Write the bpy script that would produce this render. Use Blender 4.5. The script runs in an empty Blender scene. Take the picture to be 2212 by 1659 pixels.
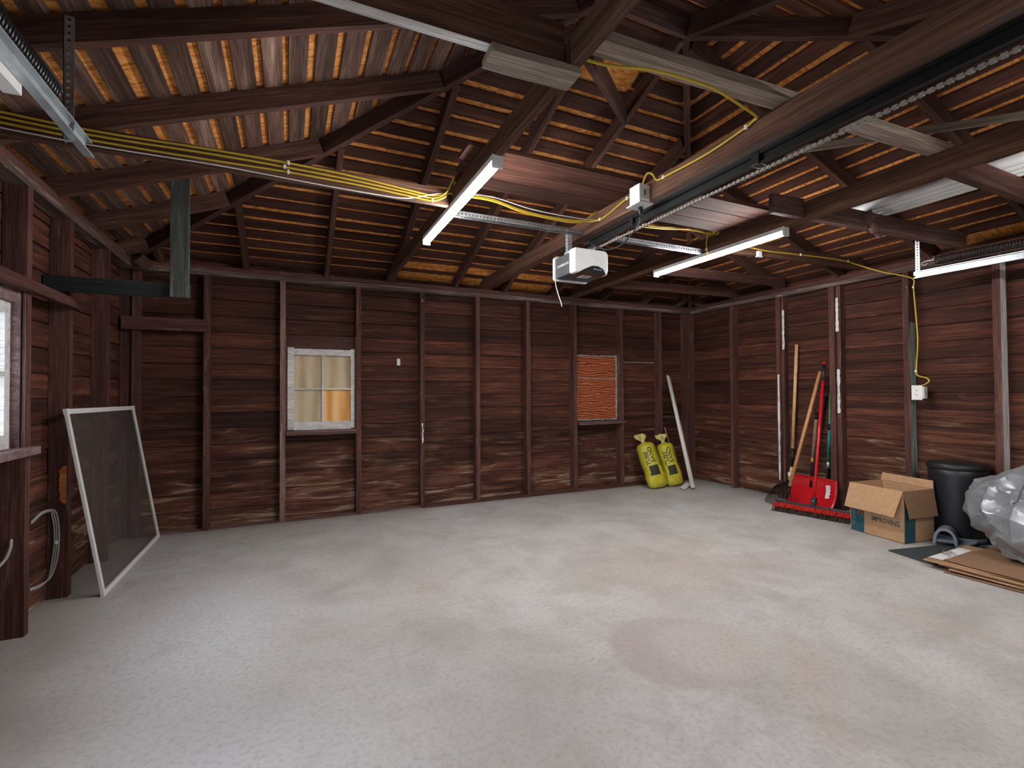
import bpy, bmesh, math, random
from mathutils import Vector, Matrix, noise

R = random.Random(7)
C = bpy.context.scene
COL = C.collection
W, D, H = 6.038, 5.42, 2.20          # clear width, clear depth, stud height
SL = 0.376                           # roof slope (rise over run)
SD = 0.093                           # stud depth
YF = -D

# ------------------------------------------------------------------ camera
cam_d = bpy.data.cameras.new('camera')
cam = bpy.data.objects.new('camera', cam_d)
COL.objects.link(cam)
yaw, pitch, roll = math.radians(24.6296), math.radians(0.9577), math.radians(-0.3115)
fwd = Vector((math.sin(yaw) * math.cos(pitch), math.cos(yaw) * math.cos(pitch), math.sin(pitch)))
rt = Vector((math.cos(yaw), -math.sin(yaw), 0))
up = rt.cross(fwd)
r2 = rt * math.cos(roll) + up * math.sin(roll)
u2 = -rt * math.sin(roll) + up * math.cos(roll)
m = Matrix.Identity(4)
for i in range(3):
    m[i][0], m[i][1], m[i][2] = r2[i], u2[i], -fwd[i]
m.translation = (1.17339, -4.87707, 1.17304)
cam.matrix_world = m
cam_d.sensor_width = 36.0
cam_d.lens = 1044.92 / 2212 * 36.0
cam_d.clip_start = 0.02
C.camera = cam

# ------------------------------------------------------------------ world, exposure
w = bpy.data.worlds.new('world')
C.world = w
w.use_nodes = True
nt = w.node_tree
nt.nodes.clear()
sky = nt.nodes.new('ShaderNodeTexSky')
sky.sky_type = 'NISHITA'
sky.sun_elevation = math.radians(38)
sky.sun_rotation = math.radians(60)
sky.sun_disc = False
bg = nt.nodes.new('ShaderNodeBackground')
bg.inputs['Strength'].default_value = 2.4
out = nt.nodes.new('ShaderNodeOutputWorld')
hz = nt.nodes.new('ShaderNodeMix'); hz.data_type = 'RGBA'
hz.inputs['Factor'].default_value = 0.72
nt.links.new(sky.outputs[0], hz.inputs['A']); hz.inputs['B'].default_value = (2.2, 2.3, 2.35, 1)   # bright overcast veil
nt.links.new(hz.outputs['Result'], bg.inputs[0])
nt.links.new(bg.outputs[0], out.inputs[0])
C.view_settings.view_transform = 'Standard'
C.view_settings.look = 'None'
C.view_settings.gamma = 1.0
C.view_settings.use_curve_mapping = False
C.view_settings.exposure = 0.0
C.cycles.max_bounces = 8
C.cycles.diffuse_bounces = 5
C.cycles.use_denoising = True
LED = 153.0                            # radiance of every LED diffuser in the garage

# ------------------------------------------------------------------ materials
MATS = {}


class NT:
    def __init__(s, name):
        s.m = bpy.data.materials.new(name)
        s.m.use_nodes = True
        s.t = s.m.node_tree
        s.b = s.t.nodes['Principled BSDF']

    def n(s, typ, **kw):
        nd = s.t.nodes.new('ShaderNode' + typ)
        for k, v in kw.items():
            setattr(nd, k, v)
        return nd

    def l(s, a, b):
        s.t.links.new(a, b)

    def coords(s, world=False, rnd=True):
        tc = s.n('TexCoord')
        if world:
            return s.n('NewGeometry').outputs['Position']
        v = tc.outputs['Object']
        if rnd:
            oi = s.n('ObjectInfo')
            mu = s.n('MATH' if 0 else 'Math', operation='MULTIPLY')
            s.l(oi.outputs['Random'], mu.inputs[0]); mu.inputs[1].default_value = 53.0
            ad = s.n('VectorMath', operation='ADD')
            s.l(v, ad.inputs[0]); s.l(mu.outputs[0], ad.inputs[1])
            v = ad.outputs[0]
        return v

    def noise(s, v, scale=(1, 1, 1), detail=6, rough=0.6, dist=0.0):
        mp = s.n('Mapping')
        mp.inputs['Scale'].default_value = scale
        s.l(v, mp.inputs['Vector'])
        no = s.n('TexNoise')
        no.inputs['Scale'].default_value = 1.0
        no.inputs['Detail'].default_value = detail
        no.inputs['Roughness'].default_value = rough
        no.inputs['Distortion'].default_value = dist
        s.l(mp.outputs[0], no.inputs['Vector'])
        return no.outputs['Fac']

    def ramp(s, f, stops):
        r = s.n('ValToRGB')
        e = r.color_ramp.elements
        while len(e) < len(stops):
            e.new(0.5)
        for el, (p, c) in zip(e, stops):
            el.position = p
            el.color = (c, c, c, 1) if isinstance(c, (int, float)) else (*c, 1)
        s.l(f, r.inputs[0])
        return r.outputs[0]

    def mix(s, f, a, b, typ='MIX'):
        x = s.n('Mix', data_type='RGBA', blend_type=typ)
        for sock, val in ((x.inputs['Factor'], f), (x.inputs['A'], a), (x.inputs['B'], b)):
            if isinstance(val, (int, float)):
                sock.default_value = val
            elif isinstance(val, tuple):
                sock.default_value = (*val, 1)
            else:
                s.l(val, sock)
        return x.outputs['Result']

    def math(s, op, a, b):
        x = s.n('Math', operation=op)
        for i, val in enumerate((a, b)):
            if isinstance(val, (int, float)):
                x.inputs[i].default_value = val
            else:
                s.l(val, x.inputs[i])
        return x.outputs[0]

    def bump(s, f, strength=0.3, dist=0.01):
        b = s.n('Bump')
        b.inputs['Strength'].default_value = strength
        b.inputs['Distance'].default_value = dist
        s.l(f, b.inputs['Height'])
        s.l(b.outputs[0], s.b.inputs['Normal'])

    def color(s, c):
        if isinstance(c, tuple):
            s.b.inputs['Base Color'].default_value = (*c, 1)
        else:
            s.l(c, s.b.inputs['Base Color'])

    def done(s, rough=0.6, metal=0.0, spec=0.4):
        s.b.inputs['Roughness'].default_value = rough
        s.b.inputs['Metallic'].default_value = metal
        s.b.inputs['Specular IOR Level'].default_value = spec
        return s.m


def wood(name, dark, mid, light, scuff=0.0, scuff_col=(0.34, 0.24, 0.18), rough=0.78, vary=0.35, wear=0.0, along=1.1):
    """old timber: grain runs along the piece's own X axis"""
    t = NT(name)
    v = t.coords()
    g = t.noise(v, (along, 26, 26), 8, 0.68, 0.6)
    b = t.noise(v, (0.8, 4.5, 4.5), 4, 0.55, 0.3)
    f = t.noise(v, (5, 160, 160), 3, 0.6)
    s1 = t.math('ADD', t.math('MULTIPLY', g, 0.80), t.math('MULTIPLY', b, 0.42))
    col = t.ramp(s1, [(0.44, dark), (0.60, mid), (0.76, light)])
    col = t.mix(t.ramp(f, [(0.36, 0.75), (0.60, 0.0)]), col, dark)
    oi = t.n('ObjectInfo')
    hv = t.n('HueSaturation')
    t.l(col, hv.inputs['Color'])
    t.l(t.math('ADD', t.math('MULTIPLY', oi.outputs['Random'], vary), 1 - vary / 2), hv.inputs['Value'])
    col = hv.outputs[0]
    if scuff:
        # bleached water marks and salt blooms, thickest on the lower boards
        p = t.n('NewGeometry').outputs['Position']
        sx = t.n('SeparateXYZ'); t.l(p, sx.inputs[0])
        mr = t.n('MapRange'); t.l(sx.outputs['Z'], mr.inputs['Value'])
        mr.inputs['From Min'].default_value = 1.25; mr.inputs['From Max'].default_value = 0.05
        mr.inputs['To Min'].default_value = -0.05; mr.inputs['To Max'].default_value = 0.13
        k = t.noise(v, (1.6, 13, 13), 7, 0.62, 1.2)
        k2 = t.math('ADD', k, mr.outputs[0])
        col = t.mix(t.ramp(k2, [(0.55, 0.0), (0.72, scuff * 0.75)]), col, (0.19, 0.095, 0.055))
        col = t.mix(t.ramp(k2, [(0.67, 0.0), (0.76, scuff)]), col, scuff_col)
    if wear:
        k = t.noise(v, (3.5, 30, 30), 6, 0.7, 0.8)
        col = t.mix(t.ramp(k, [(0.60, 0.0), (0.68, wear)]), col, (0.42, 0.38, 0.35))
    t.color(col)
    t.bump(t.math('ADD', g, t.math('MULTIPLY', f, 0.5)), 0.45, 0.006)
    return t.done(rough, 0, 0.25)


def flat(name, c, rough=0.5, metal=0.0, spec=0.4, var=0.12, scale=20, bump=0.0):
    t = NT(name)
    v = t.coords()
    n = t.noise(v, (scale,) * 3, 5, 0.6)
    lo = tuple(x * (1 - var) for x in c)
    hi = tuple(min(1, x * (1 + var)) for x in c)
    t.color(t.ramp(n, [(0.35, lo), (0.65, hi)]))
    if bump:
        t.bump(n, bump, 0.004)
    return t.done(rough, metal, spec)


M = {}
M['wall'] = wood('wall_wood', (0.019, 0.0070, 0.0052), (0.076, 0.0240, 0.0145), (0.175, 0.058, 0.031), scuff=0.9, vary=0.7)
M['stud'] = wood('stud_wood', (0.045, 0.019, 0.016), (0.105, 0.042, 0.034), (0.19, 0.085, 0.066), wear=0.25)
M['stud_pale'] = wood('stud_pale_wood', (0.11, 0.055, 0.045), (0.26, 0.15, 0.125), (0.40, 0.28, 0.24), wear=0.5)
M['rafter'] = wood('rafter_wood', (0.038, 0.017, 0.014), (0.095, 0.042, 0.031), (0.17, 0.080, 0.055))
M['beam'] = wood('beam_wood', (0.048, 0.021, 0.014), (0.120, 0.057, 0.036), (0.22, 0.112, 0.070), along=0.7)
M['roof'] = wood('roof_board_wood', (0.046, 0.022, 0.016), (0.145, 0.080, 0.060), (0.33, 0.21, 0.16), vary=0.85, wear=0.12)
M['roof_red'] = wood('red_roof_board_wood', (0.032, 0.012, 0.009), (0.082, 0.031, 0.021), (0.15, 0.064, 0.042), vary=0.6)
M['grey_wood'] = wood('weathered_grey_wood', (0.14, 0.105, 0.085), (0.30, 0.235, 0.19), (0.44, 0.36, 0.30), vary=0.15)
M['dust_wood'] = wood('dusty_plank_wood', (0.060, 0.030, 0.026), (0.130, 0.070, 0.060), (0.24, 0.15, 0.13), vary=0.3)
M['black_wood'] = wood('blue_black_painted_wood', (0.010, 0.012, 0.013), (0.026, 0.032, 0.032), (0.070, 0.080, 0.070), wear=0.2, vary=0.1)
M['post_wood'] = wood('worn_black_painted_wood', (0.030, 0.034, 0.034), (0.085, 0.090, 0.080), (0.22, 0.22, 0.185), wear=0.3, vary=0.1)
M['white_flake'] = wood('flaking_white_paint', (0.30, 0.25, 0.23), (0.80, 0.80, 0.79), (0.90, 0.90, 0.89), vary=0.05, rough=0.6)
M['green_flake'] = wood('flaking_green_paint', (0.08, 0.06, 0.05), (0.26, 0.33, 0.28), (0.50, 0.60, 0.54), vary=0.05)
M['white_paint'] = wood('old_white_paint', (0.40, 0.36, 0.35), (0.68, 0.67, 0.66), (0.80, 0.80, 0.79), vary=0.04, along=9)
M['plate'] = wood('lit_dusty_plate_wood', (0.050, 0.026, 0.022), (0.13, 0.085, 0.072), (0.34, 0.27, 0.24), vary=0.1, wear=0.7)  # lower top plate: dust, plus its lit lower edge put into the colour
M['raw_wood'] = wood('torn_raw_wood', (0.35, 0.10, 0.02), (0.62, 0.22, 0.06), (0.75, 0.36, 0.13), vary=0.05)
M['jamb'] = wood('mauve_jamb_paint', (0.11, 0.065, 0.066), (0.22, 0.145, 0.15), (0.36, 0.26, 0.26), vary=0.1)
M['handle'] = wood('pale_ash_handle', (0.50, 0.30, 0.13), (0.66, 0.42, 0.21), (0.76, 0.54, 0.31), vary=0.05, rough=0.4)
M['handle_orange'] = wood('orange_wood_handle', (0.42, 0.19, 0.07), (0.56, 0.28, 0.12), (0.66, 0.37, 0.18), vary=0.05, rough=0.4)
M['handle_old'] = wood('worn_wood_handle', (0.25, 0.13, 0.07), (0.42, 0.25, 0.15), (0.52, 0.34, 0.22), vary=0.05, rough=0.55)

t = NT('osb_sheet')                                   # oriented strand board seen in the gaps
v = t.coords(rnd=False)
mp = t.n('Mapping'); mp.inputs['Scale'].default_value = (26, 60, 26); mp.inputs['Rotation'].default_value = (0, 0, 0.5)
t.l(v, mp.inputs['Vector'])
vo = t.n('TexVoronoi'); vo.inputs['Scale'].default_value = 1.0; vo.inputs['Randomness'].default_value = 1.0
t.l(mp.outputs[0], vo.inputs['Vector'])
sx = t.n('SeparateColor'); t.l(vo.outputs['Color'], sx.inputs[0])
n1 = t.noise(v, (40, 90, 40), 5, 0.7, 1.0)
k = t.math('ADD', t.math('MULTIPLY', sx.outputs[0], 0.6), t.math('MULTIPLY', n1, 0.5))
t.color(t.ramp(k, [(0.20, (0.40, 0.125, 0.022)), (0.50, (0.66, 0.25, 0.055)), (0.85, (0.82, 0.38, 0.12))]))
M['osb'] = t.done(0.7, 0, 0.25)

t = NT('plywood_pale')
v = t.coords()
g = t.noise(v, (5, 5, 0.9), 3, 0.5, 2.5)
wv = t.n('TexWave'); wv.wave_type = 'BANDS'; wv.bands_direction = 'X'
wv.inputs['Scale'].default_value = 2.6; wv.inputs['Distortion'].default_value = 7.0; wv.inputs['Detail'].default_value = 3
mp = t.n('Mapping'); mp.inputs['Scale'].default_value = (1, 1, 0.16); t.l(v, mp.inputs['Vector']); t.l(mp.outputs[0], wv.inputs['Vector'])
k = t.math('ADD', t.math('MULTIPLY', wv.outputs['Fac'], 0.35), t.math('MULTIPLY', g, 0.65))
t.color(t.ramp(k, [(0.25, (0.50, 0.34, 0.19)), (0.5, (0.66, 0.49, 0.31)), (0.75, (0.74, 0.60, 0.43))]))
M['ply'] = t.done(0.6, 0, 0.3)
t = NT('plywood_orange')
v = t.coords()
wv = t.n('TexWave'); wv.wave_type = 'BANDS'; wv.bands_direction = 'X'
wv.inputs['Scale'].default_value = 2.8; wv.inputs['Distortion'].default_value = 7.0; wv.inputs['Detail'].default_value = 3
mp = t.n('Mapping'); mp.inputs['Scale'].default_value = (1, 1, 0.16); t.l(v, mp.inputs['Vector']); t.l(mp.outputs[0], wv.inputs['Vector'])
t.color(t.ramp(wv.outputs['Fac'], [(0.1, (0.66, 0.29, 0.08)), (0.6, (0.80, 0.42, 0.15)), (0.95, (0.86, 0.54, 0.25))]))
M['ply_orange'] = t.done(0.6, 0, 0.3)
t = NT('plywood_red')
v = t.coords()
wv = t.n('TexWave'); wv.wave_type = 'BANDS'; wv.bands_direction = 'Z'
wv.inputs['Scale'].default_value = 9; wv.inputs['Distortion'].default_value = 9.0; wv.inputs['Detail'].default_value = 2; wv.inputs['Detail Scale'].default_value = 1.0
mp = t.n('Mapping'); mp.inputs['Scale'].default_value = (0.5, 1, 1.2); t.l(v, mp.inputs['Vector']); t.l(mp.outputs[0], wv.inputs['Vector'])
t.color(t.ramp(wv.outputs['Fac'], [(0.1, (0.16, 0.030, 0.010)), (0.5, (0.30, 0.070, 0.024)), (0.95, (0.44, 0.135, 0.05))]))
M['ply_red'] = t.done(0.6, 0, 0.3)

t = NT('concrete')
v = t.coords(world=True)
a = t.noise(v, (0.55, 0.55, 0.55), 6, 0.6, 0.4)
b = t.noise(v, (2.6, 2.6, 2.6), 8, 0.7, 0.3)
c = t.noise(v, (45, 45, 45), 6, 0.7)
col = t.ramp(a, [(0.33, (0.40, 0.365, 0.340)), (0.5, (0.475, 0.452, 0.432)), (0.66, (0.545, 0.538, 0.530))])
col = t.mix(t.ramp(b, [(0.36, 0.55), (0.56, 0.0)]), col, (0.30, 0.275, 0.25))
col = t.mix(t.ramp(t.noise(v, (1.3, 1.1, 1), 5, 0.6, 0.8), [(0.56, 0.0), (0.72, 0.45)]), col, (0.43, 0.33, 0.255))
col = t.mix(t.ramp(t.noise(v, (1.1, 3.4, 1), 6, 0.7, 1.5), [(0.60, 0.0), (0.70, 0.35)]), col, (0.30, 0.24, 0.225))


def spot(cx, cy, r0, r1, colr, amt, ring=False, sx_=1.0, sy_=1.0):
    """a stain or a pale patch of the slab with its own place and outline"""
    global col
    mp = t.n('Mapping'); mp.inputs['Location'].default_value = (-cx * sx_, -cy * sy_, 0); mp.inputs['Scale'].default_value = (sx_, sy_, 0)
    t.l(v, mp.inputs['Vector'])
    ln = t.n('VectorMath', operation='LENGTH'); t.l(mp.outputs[0], ln.inputs[0])
    d = t.math('ADD', ln.outputs['Value'], t.math('MULTIPLY', t.math('SUBTRACT', b, 0.5), 0.5 * r1))
    if ring:
        f = t.ramp(d, [(r0 * .80, 0.0), (r0 * .97, amt), (r0 * 1.0, amt), (r0 * 1.02, 0.0)])
    else:
        f = t.ramp(d, [(r0, amt), (r1, 0.0)])
    col = t.mix(f, col, colr)


spot(2.80, -3.17, 0.30, 0.34, (0.36, 0.275, 0.26), 0.50)
spot(2.93, -3.22, 0.20, 0.28, (0.46, 0.42, 0.385), 0.75)
spot(0.75, -2.0, 0.25, 0.75, (0.62, 0.615, 0.64), 0.75, False, 1.3, 0.8)  # pale bluish patches on the left of the slab
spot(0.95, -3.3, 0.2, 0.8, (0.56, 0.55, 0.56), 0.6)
spot(1.95, -3.3, 0.05, 0.45, (0.31, 0.285, 0.265), 0.5)
spot(3.5, -2.3, 0.1, 0.9, (0.44, 0.36, 0.29), 0.4, False, 0.7, 1.2)
m2 = t.noise(v, (7, 7, 7), 8, 0.75, 0.6)
col = t.mix(t.ramp(m2, [(0.32, 0.30), (0.47, 0.0)]), col, (0.33, 0.305, 0.285))
col = t.mix(t.ramp(m2, [(0.58, 0.0), (0.74, 0.22)]), col, (0.58, 0.57, 0.56))
scr = t.noise(v, (2.2, 34, 1), 5, 0.7, 2.5)
col = t.mix(t.ramp(scr, [(0.64, 0.0), (0.70, 0.30)]), col, (0.29, 0.26, 0.245))
fine = t.ramp(c, [(0.36, 0.40), (0.52, 0.0)])
col = t.mix(fine, col, (0.26, 0.24, 0.22))
dot = t.ramp(t.noise(v, (9, 9, 9), 4, 0.75), [(0.68, 0.0), (0.73, 0.6)])
col = t.mix(dot, col, (0.22, 0.18, 0.16))
# dirt swept against the walls
sp = t.n('SeparateXYZ'); t.l(v, sp.inputs[0])
for sock, a0, a1 in (('X', 0.30, -0.05), ('Y', -0.16, 0.04), ('X', W - 0.25, W + 0.05)):
    mr = t.n('MapRange'); t.l(sp.outputs[sock], mr.inputs['Value'])
    mr.inputs['From Min'].default_value = a0; mr.inputs['From Max'].default_value = a1
    mr.inputs['To Min'].default_value = 0.0; mr.inputs['To Max'].default_value = 0.75
    col = t.mix(t.math('MULTIPLY', mr.outputs[0], t.ramp(b, [(0.30, 0.25), (0.62, 1.0)])), col, (0.20, 0.165, 0.14))
t.color(col)
t.bump(t.math('ADD', t.math('MULTIPLY', b, 0.6), t.math('MULTIPLY', c, 0.35)), 0.25, 0.006)
M['floor'] = t.done(0.62, 0, 0.35)

M['galv'] = flat('galvanised_steel', (0.60, 0.66, 0.69), 0.36, 0.75, 0.5, 0.15, 14)
M['galv_dark'] = flat('dark_galvanised_steel', (0.30, 0.32, 0.34), 0.42, 0.7, 0.5, 0.2, 14)
M['spring'] = flat('black_spring_steel', (0.030, 0.030, 0.033), 0.32, 0.6, 0.5)
M['black'] = flat('black_metal', (0.010, 0.010, 0.011), 0.35, 0.3, 0.5)
M['black_plastic'] = flat('black_plastic', (0.013, 0.013, 0.015), 0.45, 0, 0.5, 0.2, 60, 0.1)
M['bin_black'] = flat('black_bin_plastic', (0.012, 0.012, 0.015), 0.42, 0, 0.5, 0.2, 120, 0.25)
M['grey_plastic'] = flat('blue_grey_plastic', (0.20, 0.225, 0.27), 0.5, 0, 0.4)
M['chain'] = flat('chain_steel', (0.30, 0.27, 0.24), 0.45, 0.3, 0.5)
M['white'] = flat('white_plastic', (0.78, 0.78, 0.77), 0.45, 0, 0.4, 0.03)
M['dim_white'] = flat('dim_white_plastic', (0.62, 0.60, 0.58), 0.5, 0, 0.4, 0.05)
M['paper'] = flat('white_paper', (0.72, 0.71, 0.69), 0.7, 0, 0.2, 0.05)
M['opener'] = flat('charcoal_opener_case', (0.065, 0.066, 0.075), 0.5, 0, 0.4)
M['opener_dark'] = flat('dark_control_window', (0.012, 0.013, 0.014), 0.2, 0, 0.5)
M['yellow_cable'] = flat('yellow_cable_jacket', (0.56, 0.38, 0.035), 0.4, 0, 0.4, 0.06)
M['white_wire'] = flat('white_wire_jacket', (0.70, 0.68, 0.66), 0.45)
M['grey_cable'] = flat('grey_cable_jacket', (0.30, 0.29, 0.28), 0.5)
M['bag'] = flat('yellow_sandbag_plastic', (0.52, 0.45, 0.030), 0.33, 0, 0.5, 0.14, 16, 0.25)
M['bag_film'] = flat('clear_yellow_film', (0.62, 0.52, 0.20), 0.2, 0, 0.6, 0.25, 40, 0.5)
M['ink'] = flat('black_ink', (0.025, 0.024, 0.012), 0.6)
M['grey_ink'] = flat('faded_dark_ink', (0.07, 0.065, 0.02), 0.6, 0, 0.3, 0.6, 60)
M['pvc'] = flat('cream_pvc', (0.70, 0.66, 0.60), 0.38, 0, 0.45, 0.05)
M['pvc_white'] = flat('white_pvc', (0.84, 0.85, 0.84), 0.16, 0, 0.5, 0.03)
M['red'] = flat('red_plastic', (0.56, 0.010, 0.016), 0.22, 0, 0.55, 0.06)
M['red_bristle'] = flat('red_bristle', (0.50, 0.020, 0.014), 0.6, 0, 0.3, 0.3, 50)
M['dark_bristle'] = flat('dark_bristle', (0.050, 0.030, 0.024), 0.7, 0, 0.3, 0.5, 60)
M['green'] = flat('green_fibreglass', (0.045, 0.24, 0.13), 0.35)
M['teal'] = flat('teal_label', (0.02, 0.30, 0.27), 0.4)
M['yellow'] = flat('yellow_band', (0.75, 0.45, 0.02), 0.45)
M['teal_print'] = flat('dark_teal_print', (0.022, 0.085, 0.105), 0.65, 0, 0.25, 0.1, 40)
M['print_pale'] = flat('pale_print', (0.10, 0.19, 0.19), 0.7)
M['print_dark'] = flat('dark_print', (0.060, 0.055, 0.065), 0.7)
M['print_red'] = flat('brick_red_print', (0.30, 0.095, 0.06), 0.7)
M['mat_rubber'] = flat('dark_mat', (0.050, 0.056, 0.057), 0.9, 0, 0.2, 0.5, 180, 0.4)
M['foam'] = flat('dusty_white_foam', (0.34, 0.31, 0.29), 0.9, 0, 0.2, 0.35, 60, 0.6)
M['card'] = flat('brown_cardboard', (0.45, 0.265, 0.145), 0.8, 0, 0.2, 0.08, 30)
M['card_dark'] = flat('dull_brown_cardboard', (0.27, 0.155, 0.090), 0.8, 0, 0.2, 0.1, 30)
M['tarp'] = flat('silver_tarp', (0.33, 0.345, 0.37), 0.40, 0.5, 0.5, 0.10, 9)
M['tarp_seam'] = flat('dark_tarp_seam', (0.10, 0.105, 0.115), 0.5)
M['frame_alu'] = flat('white_aluminium', (0.72, 0.72, 0.71), 0.4, 0.1, 0.5, 0.04)
M['outside_green'] = flat('outdoor_ground', (0.35, 0.37, 0.33), 0.9)
M['door_white'] = flat('white_door_steel', (0.70, 0.70, 0.69), 0.5)

t = NT('led_diffuser')
t.b.inputs['Base Color'].default_value = (0.9, 0.9, 0.9, 1)
t.b.inputs['Emission Color'].default_value = (1.0, 0.975, 0.965, 1)
t.b.inputs['Emission Strength'].default_value = LED
M['led'] = t.done(0.4)

t = NT('insect_screen')
tr = t.n('BsdfTransparent'); df = t.n('BsdfDiffuse'); mx = t.n('MixShader')
df.inputs['Color'].default_value = (0.12, 0.100, 0.092, 1)
mx.inputs[0].default_value = 0.42
t.l(tr.outputs[0], mx.inputs[1]); t.l(df.outputs[0], mx.inputs[2])
t.l(mx.outputs[0], t.t.nodes['Material Output'].inputs['Surface'])
M['screen'] = t.m
t = NT('window_glass')
tr = t.n('BsdfTransparent'); gl = t.n('BsdfGlossy'); mx = t.n('MixShader')
tr.inputs['Color'].default_value = (0.97, 0.98, 0.97, 1); gl.inputs['Roughness'].default_value = 0.05
mx.inputs[0].default_value = 0.05
t.l(tr.outputs[0], mx.inputs[1]); t.l(gl.outputs[0], mx.inputs[2])
t.l(mx.outputs[0], t.t.nodes['Material Output'].inputs['Surface'])
M['glass'] = t.m
t = NT('clear_film')
tr = t.n('BsdfTransparent'); gl = t.n('BsdfGlossy'); mx = t.n('MixShader')
gl.inputs['Roughness'].default_value = 0.2
mx.inputs[0].default_value = 0.35
t.l(tr.outputs[0], mx.inputs[1]); t.l(gl.outputs[0], mx.inputs[2])
t.l(mx.outputs[0], t.t.nodes['Material Output'].inputs['Surface'])
M['film'] = t.m


# ------------------------------------------------------------------ mesh helpers
class MB:
    """collects faces, builds ONE mesh object"""
    def __init__(s):
        s.v, s.f, s.mi = [], [], []

    def add(s, vs, fs, mi=0):
        o = len(s.v)
        s.v += [Vector(p) for p in vs]
        s.f += [tuple(o + i for i in f) for f in fs]
        s.mi += [mi] * len(fs)
        return s

    def box(s, lo, hi, mi=0):
        x0, y0, z0 = lo; x1, y1, z1 = hi
        return s.add([(x0, y0, z0), (x1, y0, z0), (x1, y1, z0), (x0, y1, z0), (x0, y0, z1), (x1, y0, z1), (x1, y1, z1), (x0, y1, z1)],
                     [(3, 2, 1, 0), (4, 5, 6, 7), (0, 1, 5, 4), (1, 2, 6, 5), (2, 3, 7, 6), (3, 0, 4, 7)], mi)

    def hexa(s, p, mi=0):
        return s.add(p, [(3, 2, 1, 0), (4, 5, 6, 7), (0, 1, 5, 4), (1, 2, 6, 5), (2, 3, 7, 6), (3, 0, 4, 7)], mi)

    def slab(s, lx, ly, lz, segs=3, jit=0.0, mi=0):
        """bar along X centred on the origin, its edges a little uneven"""
        vs, fs = [], []
        for i in range(segs + 1):
            x = -lx / 2 + lx * i / segs
            j = lambda: R.uniform(-jit, jit)
            vs += [(x, -ly / 2 + j(), -lz / 2 + j()), (x, ly / 2 + j(), -lz / 2 + j()), (x, ly / 2 + j(), lz / 2 + j()), (x, -ly / 2 + j(), lz / 2 + j())]
        for i in range(segs):
            a = 4 * i
            for q in range(4):
                r = (q + 1) % 4
                fs.append((a + q, a + 4 + q, a + 4 + r, a + r))
        fs += [(0, 1, 2, 3), tuple(4 * segs + q for q in (3, 2, 1, 0))]
        return s.add(vs, fs, mi)

    def tube(s, pts, r, n=8, mi=0, caps=True, closed=False):
        pts = [Vector(p) for p in pts]
        rs = r if isinstance(r, (list, tuple)) else [r] * len(pts)
        vs, fs = [], []
        prev = None
        for i, p in enumerate(pts):
            a = pts[i - 1] if i else (pts[-1] if closed else p)
            b = pts[i + 1] if i < len(pts) - 1 else (pts[0] if closed else p)
            d = (b - a).normalized()
            if prev is None:
                u = d.orthogonal().normalized()
            else:
                u = (prev - d * prev.dot(d)).normalized()
            prev = u
            w_ = d.cross(u)
            for k in range(n):
                an = 2 * math.pi * k / n
                vs.append(p + (u * math.cos(an) + w_ * math.sin(an)) * rs[i])
        L = len(pts)
        for i in range(L if closed else L - 1):
            j = (i + 1) % L
            for k in range(n):
                q = (k + 1) % n
                fs.append((i * n + k, i * n + q, j * n + q, j * n + k))
        if caps and not closed:
            fs += [tuple(range(n - 1, -1, -1)), tuple((L - 1) * n + k for k in range(n))]
        return s.add(vs, fs, mi)

    def lathe(s, prof, n=32, c=(0, 0, 0), mi=0, caps=True):
        vs = [(c[0] + r * math.cos(2 * math.pi * k / n), c[1] + r * math.sin(2 * math.pi * k / n), c[2] + z) for r, z in prof for k in range(n)]
        fs = []
        for i in range(len(prof) - 1):
            for k in range(n):
                q = (k + 1) % n
                fs.append((i * n + k, i * n + q, (i + 1) * n + q, (i + 1) * n + k))
        if caps:
            fs += [tuple(range(n - 1, -1, -1)), tuple((len(prof) - 1) * n + k for k in range(n))]
        return s.add(vs, fs, mi)

    def prism(s, poly, off, mi=0):
        """polygon of 3-D points pushed along off"""
        n = len(poly); o = Vector(off)
        vs = [Vector(p) for p in poly] + [Vector(p) + o for p in poly]
        fs = [tuple(range(n - 1, -1, -1)), tuple(range(n, 2 * n))] + [(i, (i + 1) % n, n + (i + 1) % n, n + i) for i in range(n)]
        return s.add(vs, fs, mi)

    def build(s, name, mats, parent=None, mat=None, smooth=False, bevel=0.0, loc=None):
        me = bpy.data.meshes.new(name)
        me.from_pydata([tuple(p) for p in s.v], [], s.f)
        mats = mats if isinstance(mats, (list, tuple)) else [mats]
        for q in mats:
            me.materials.append(M[q])
        if len(mats) > 1:
            me.polygons.foreach_set('material_index', s.mi)
        bm = bmesh.new(); bm.from_mesh(me)
        bmesh.ops.recalc_face_normals(bm, faces=bm.faces)
        if bevel:
            bmesh.ops.bevel(bm, geom=list(bm.edges), offset=bevel, segments=2, profile=0.6, affect='EDGES', clamp_overlap=True)
        bm.to_mesh(me); bm.free()
        if smooth:
            me.polygons.foreach_set('use_smooth', [True] * len(me.polygons))
        o = bpy.data.objects.new(name, me)
        COL.objects.link(o)
        if mat is not None:
            o.matrix_world = mat
        if loc is not None:
            o.location = loc
        if parent is not None:
            o.parent = parent
        return o


def frame(c, ax, up_=(0, 0, 1)):
    """matrix with X along ax and Z near up_"""
    x = Vector(ax).normalized()
    z = Vector(up_); z = (z - x * z.dot(x)).normalized()
    y = z.cross(x)
    mm = Matrix.Identity(4)
    for i in range(3):
        mm[i][0], mm[i][1], mm[i][2], mm[i][3] = x[i], y[i], z[i], Vector(c)[i]
    return mm


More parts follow.
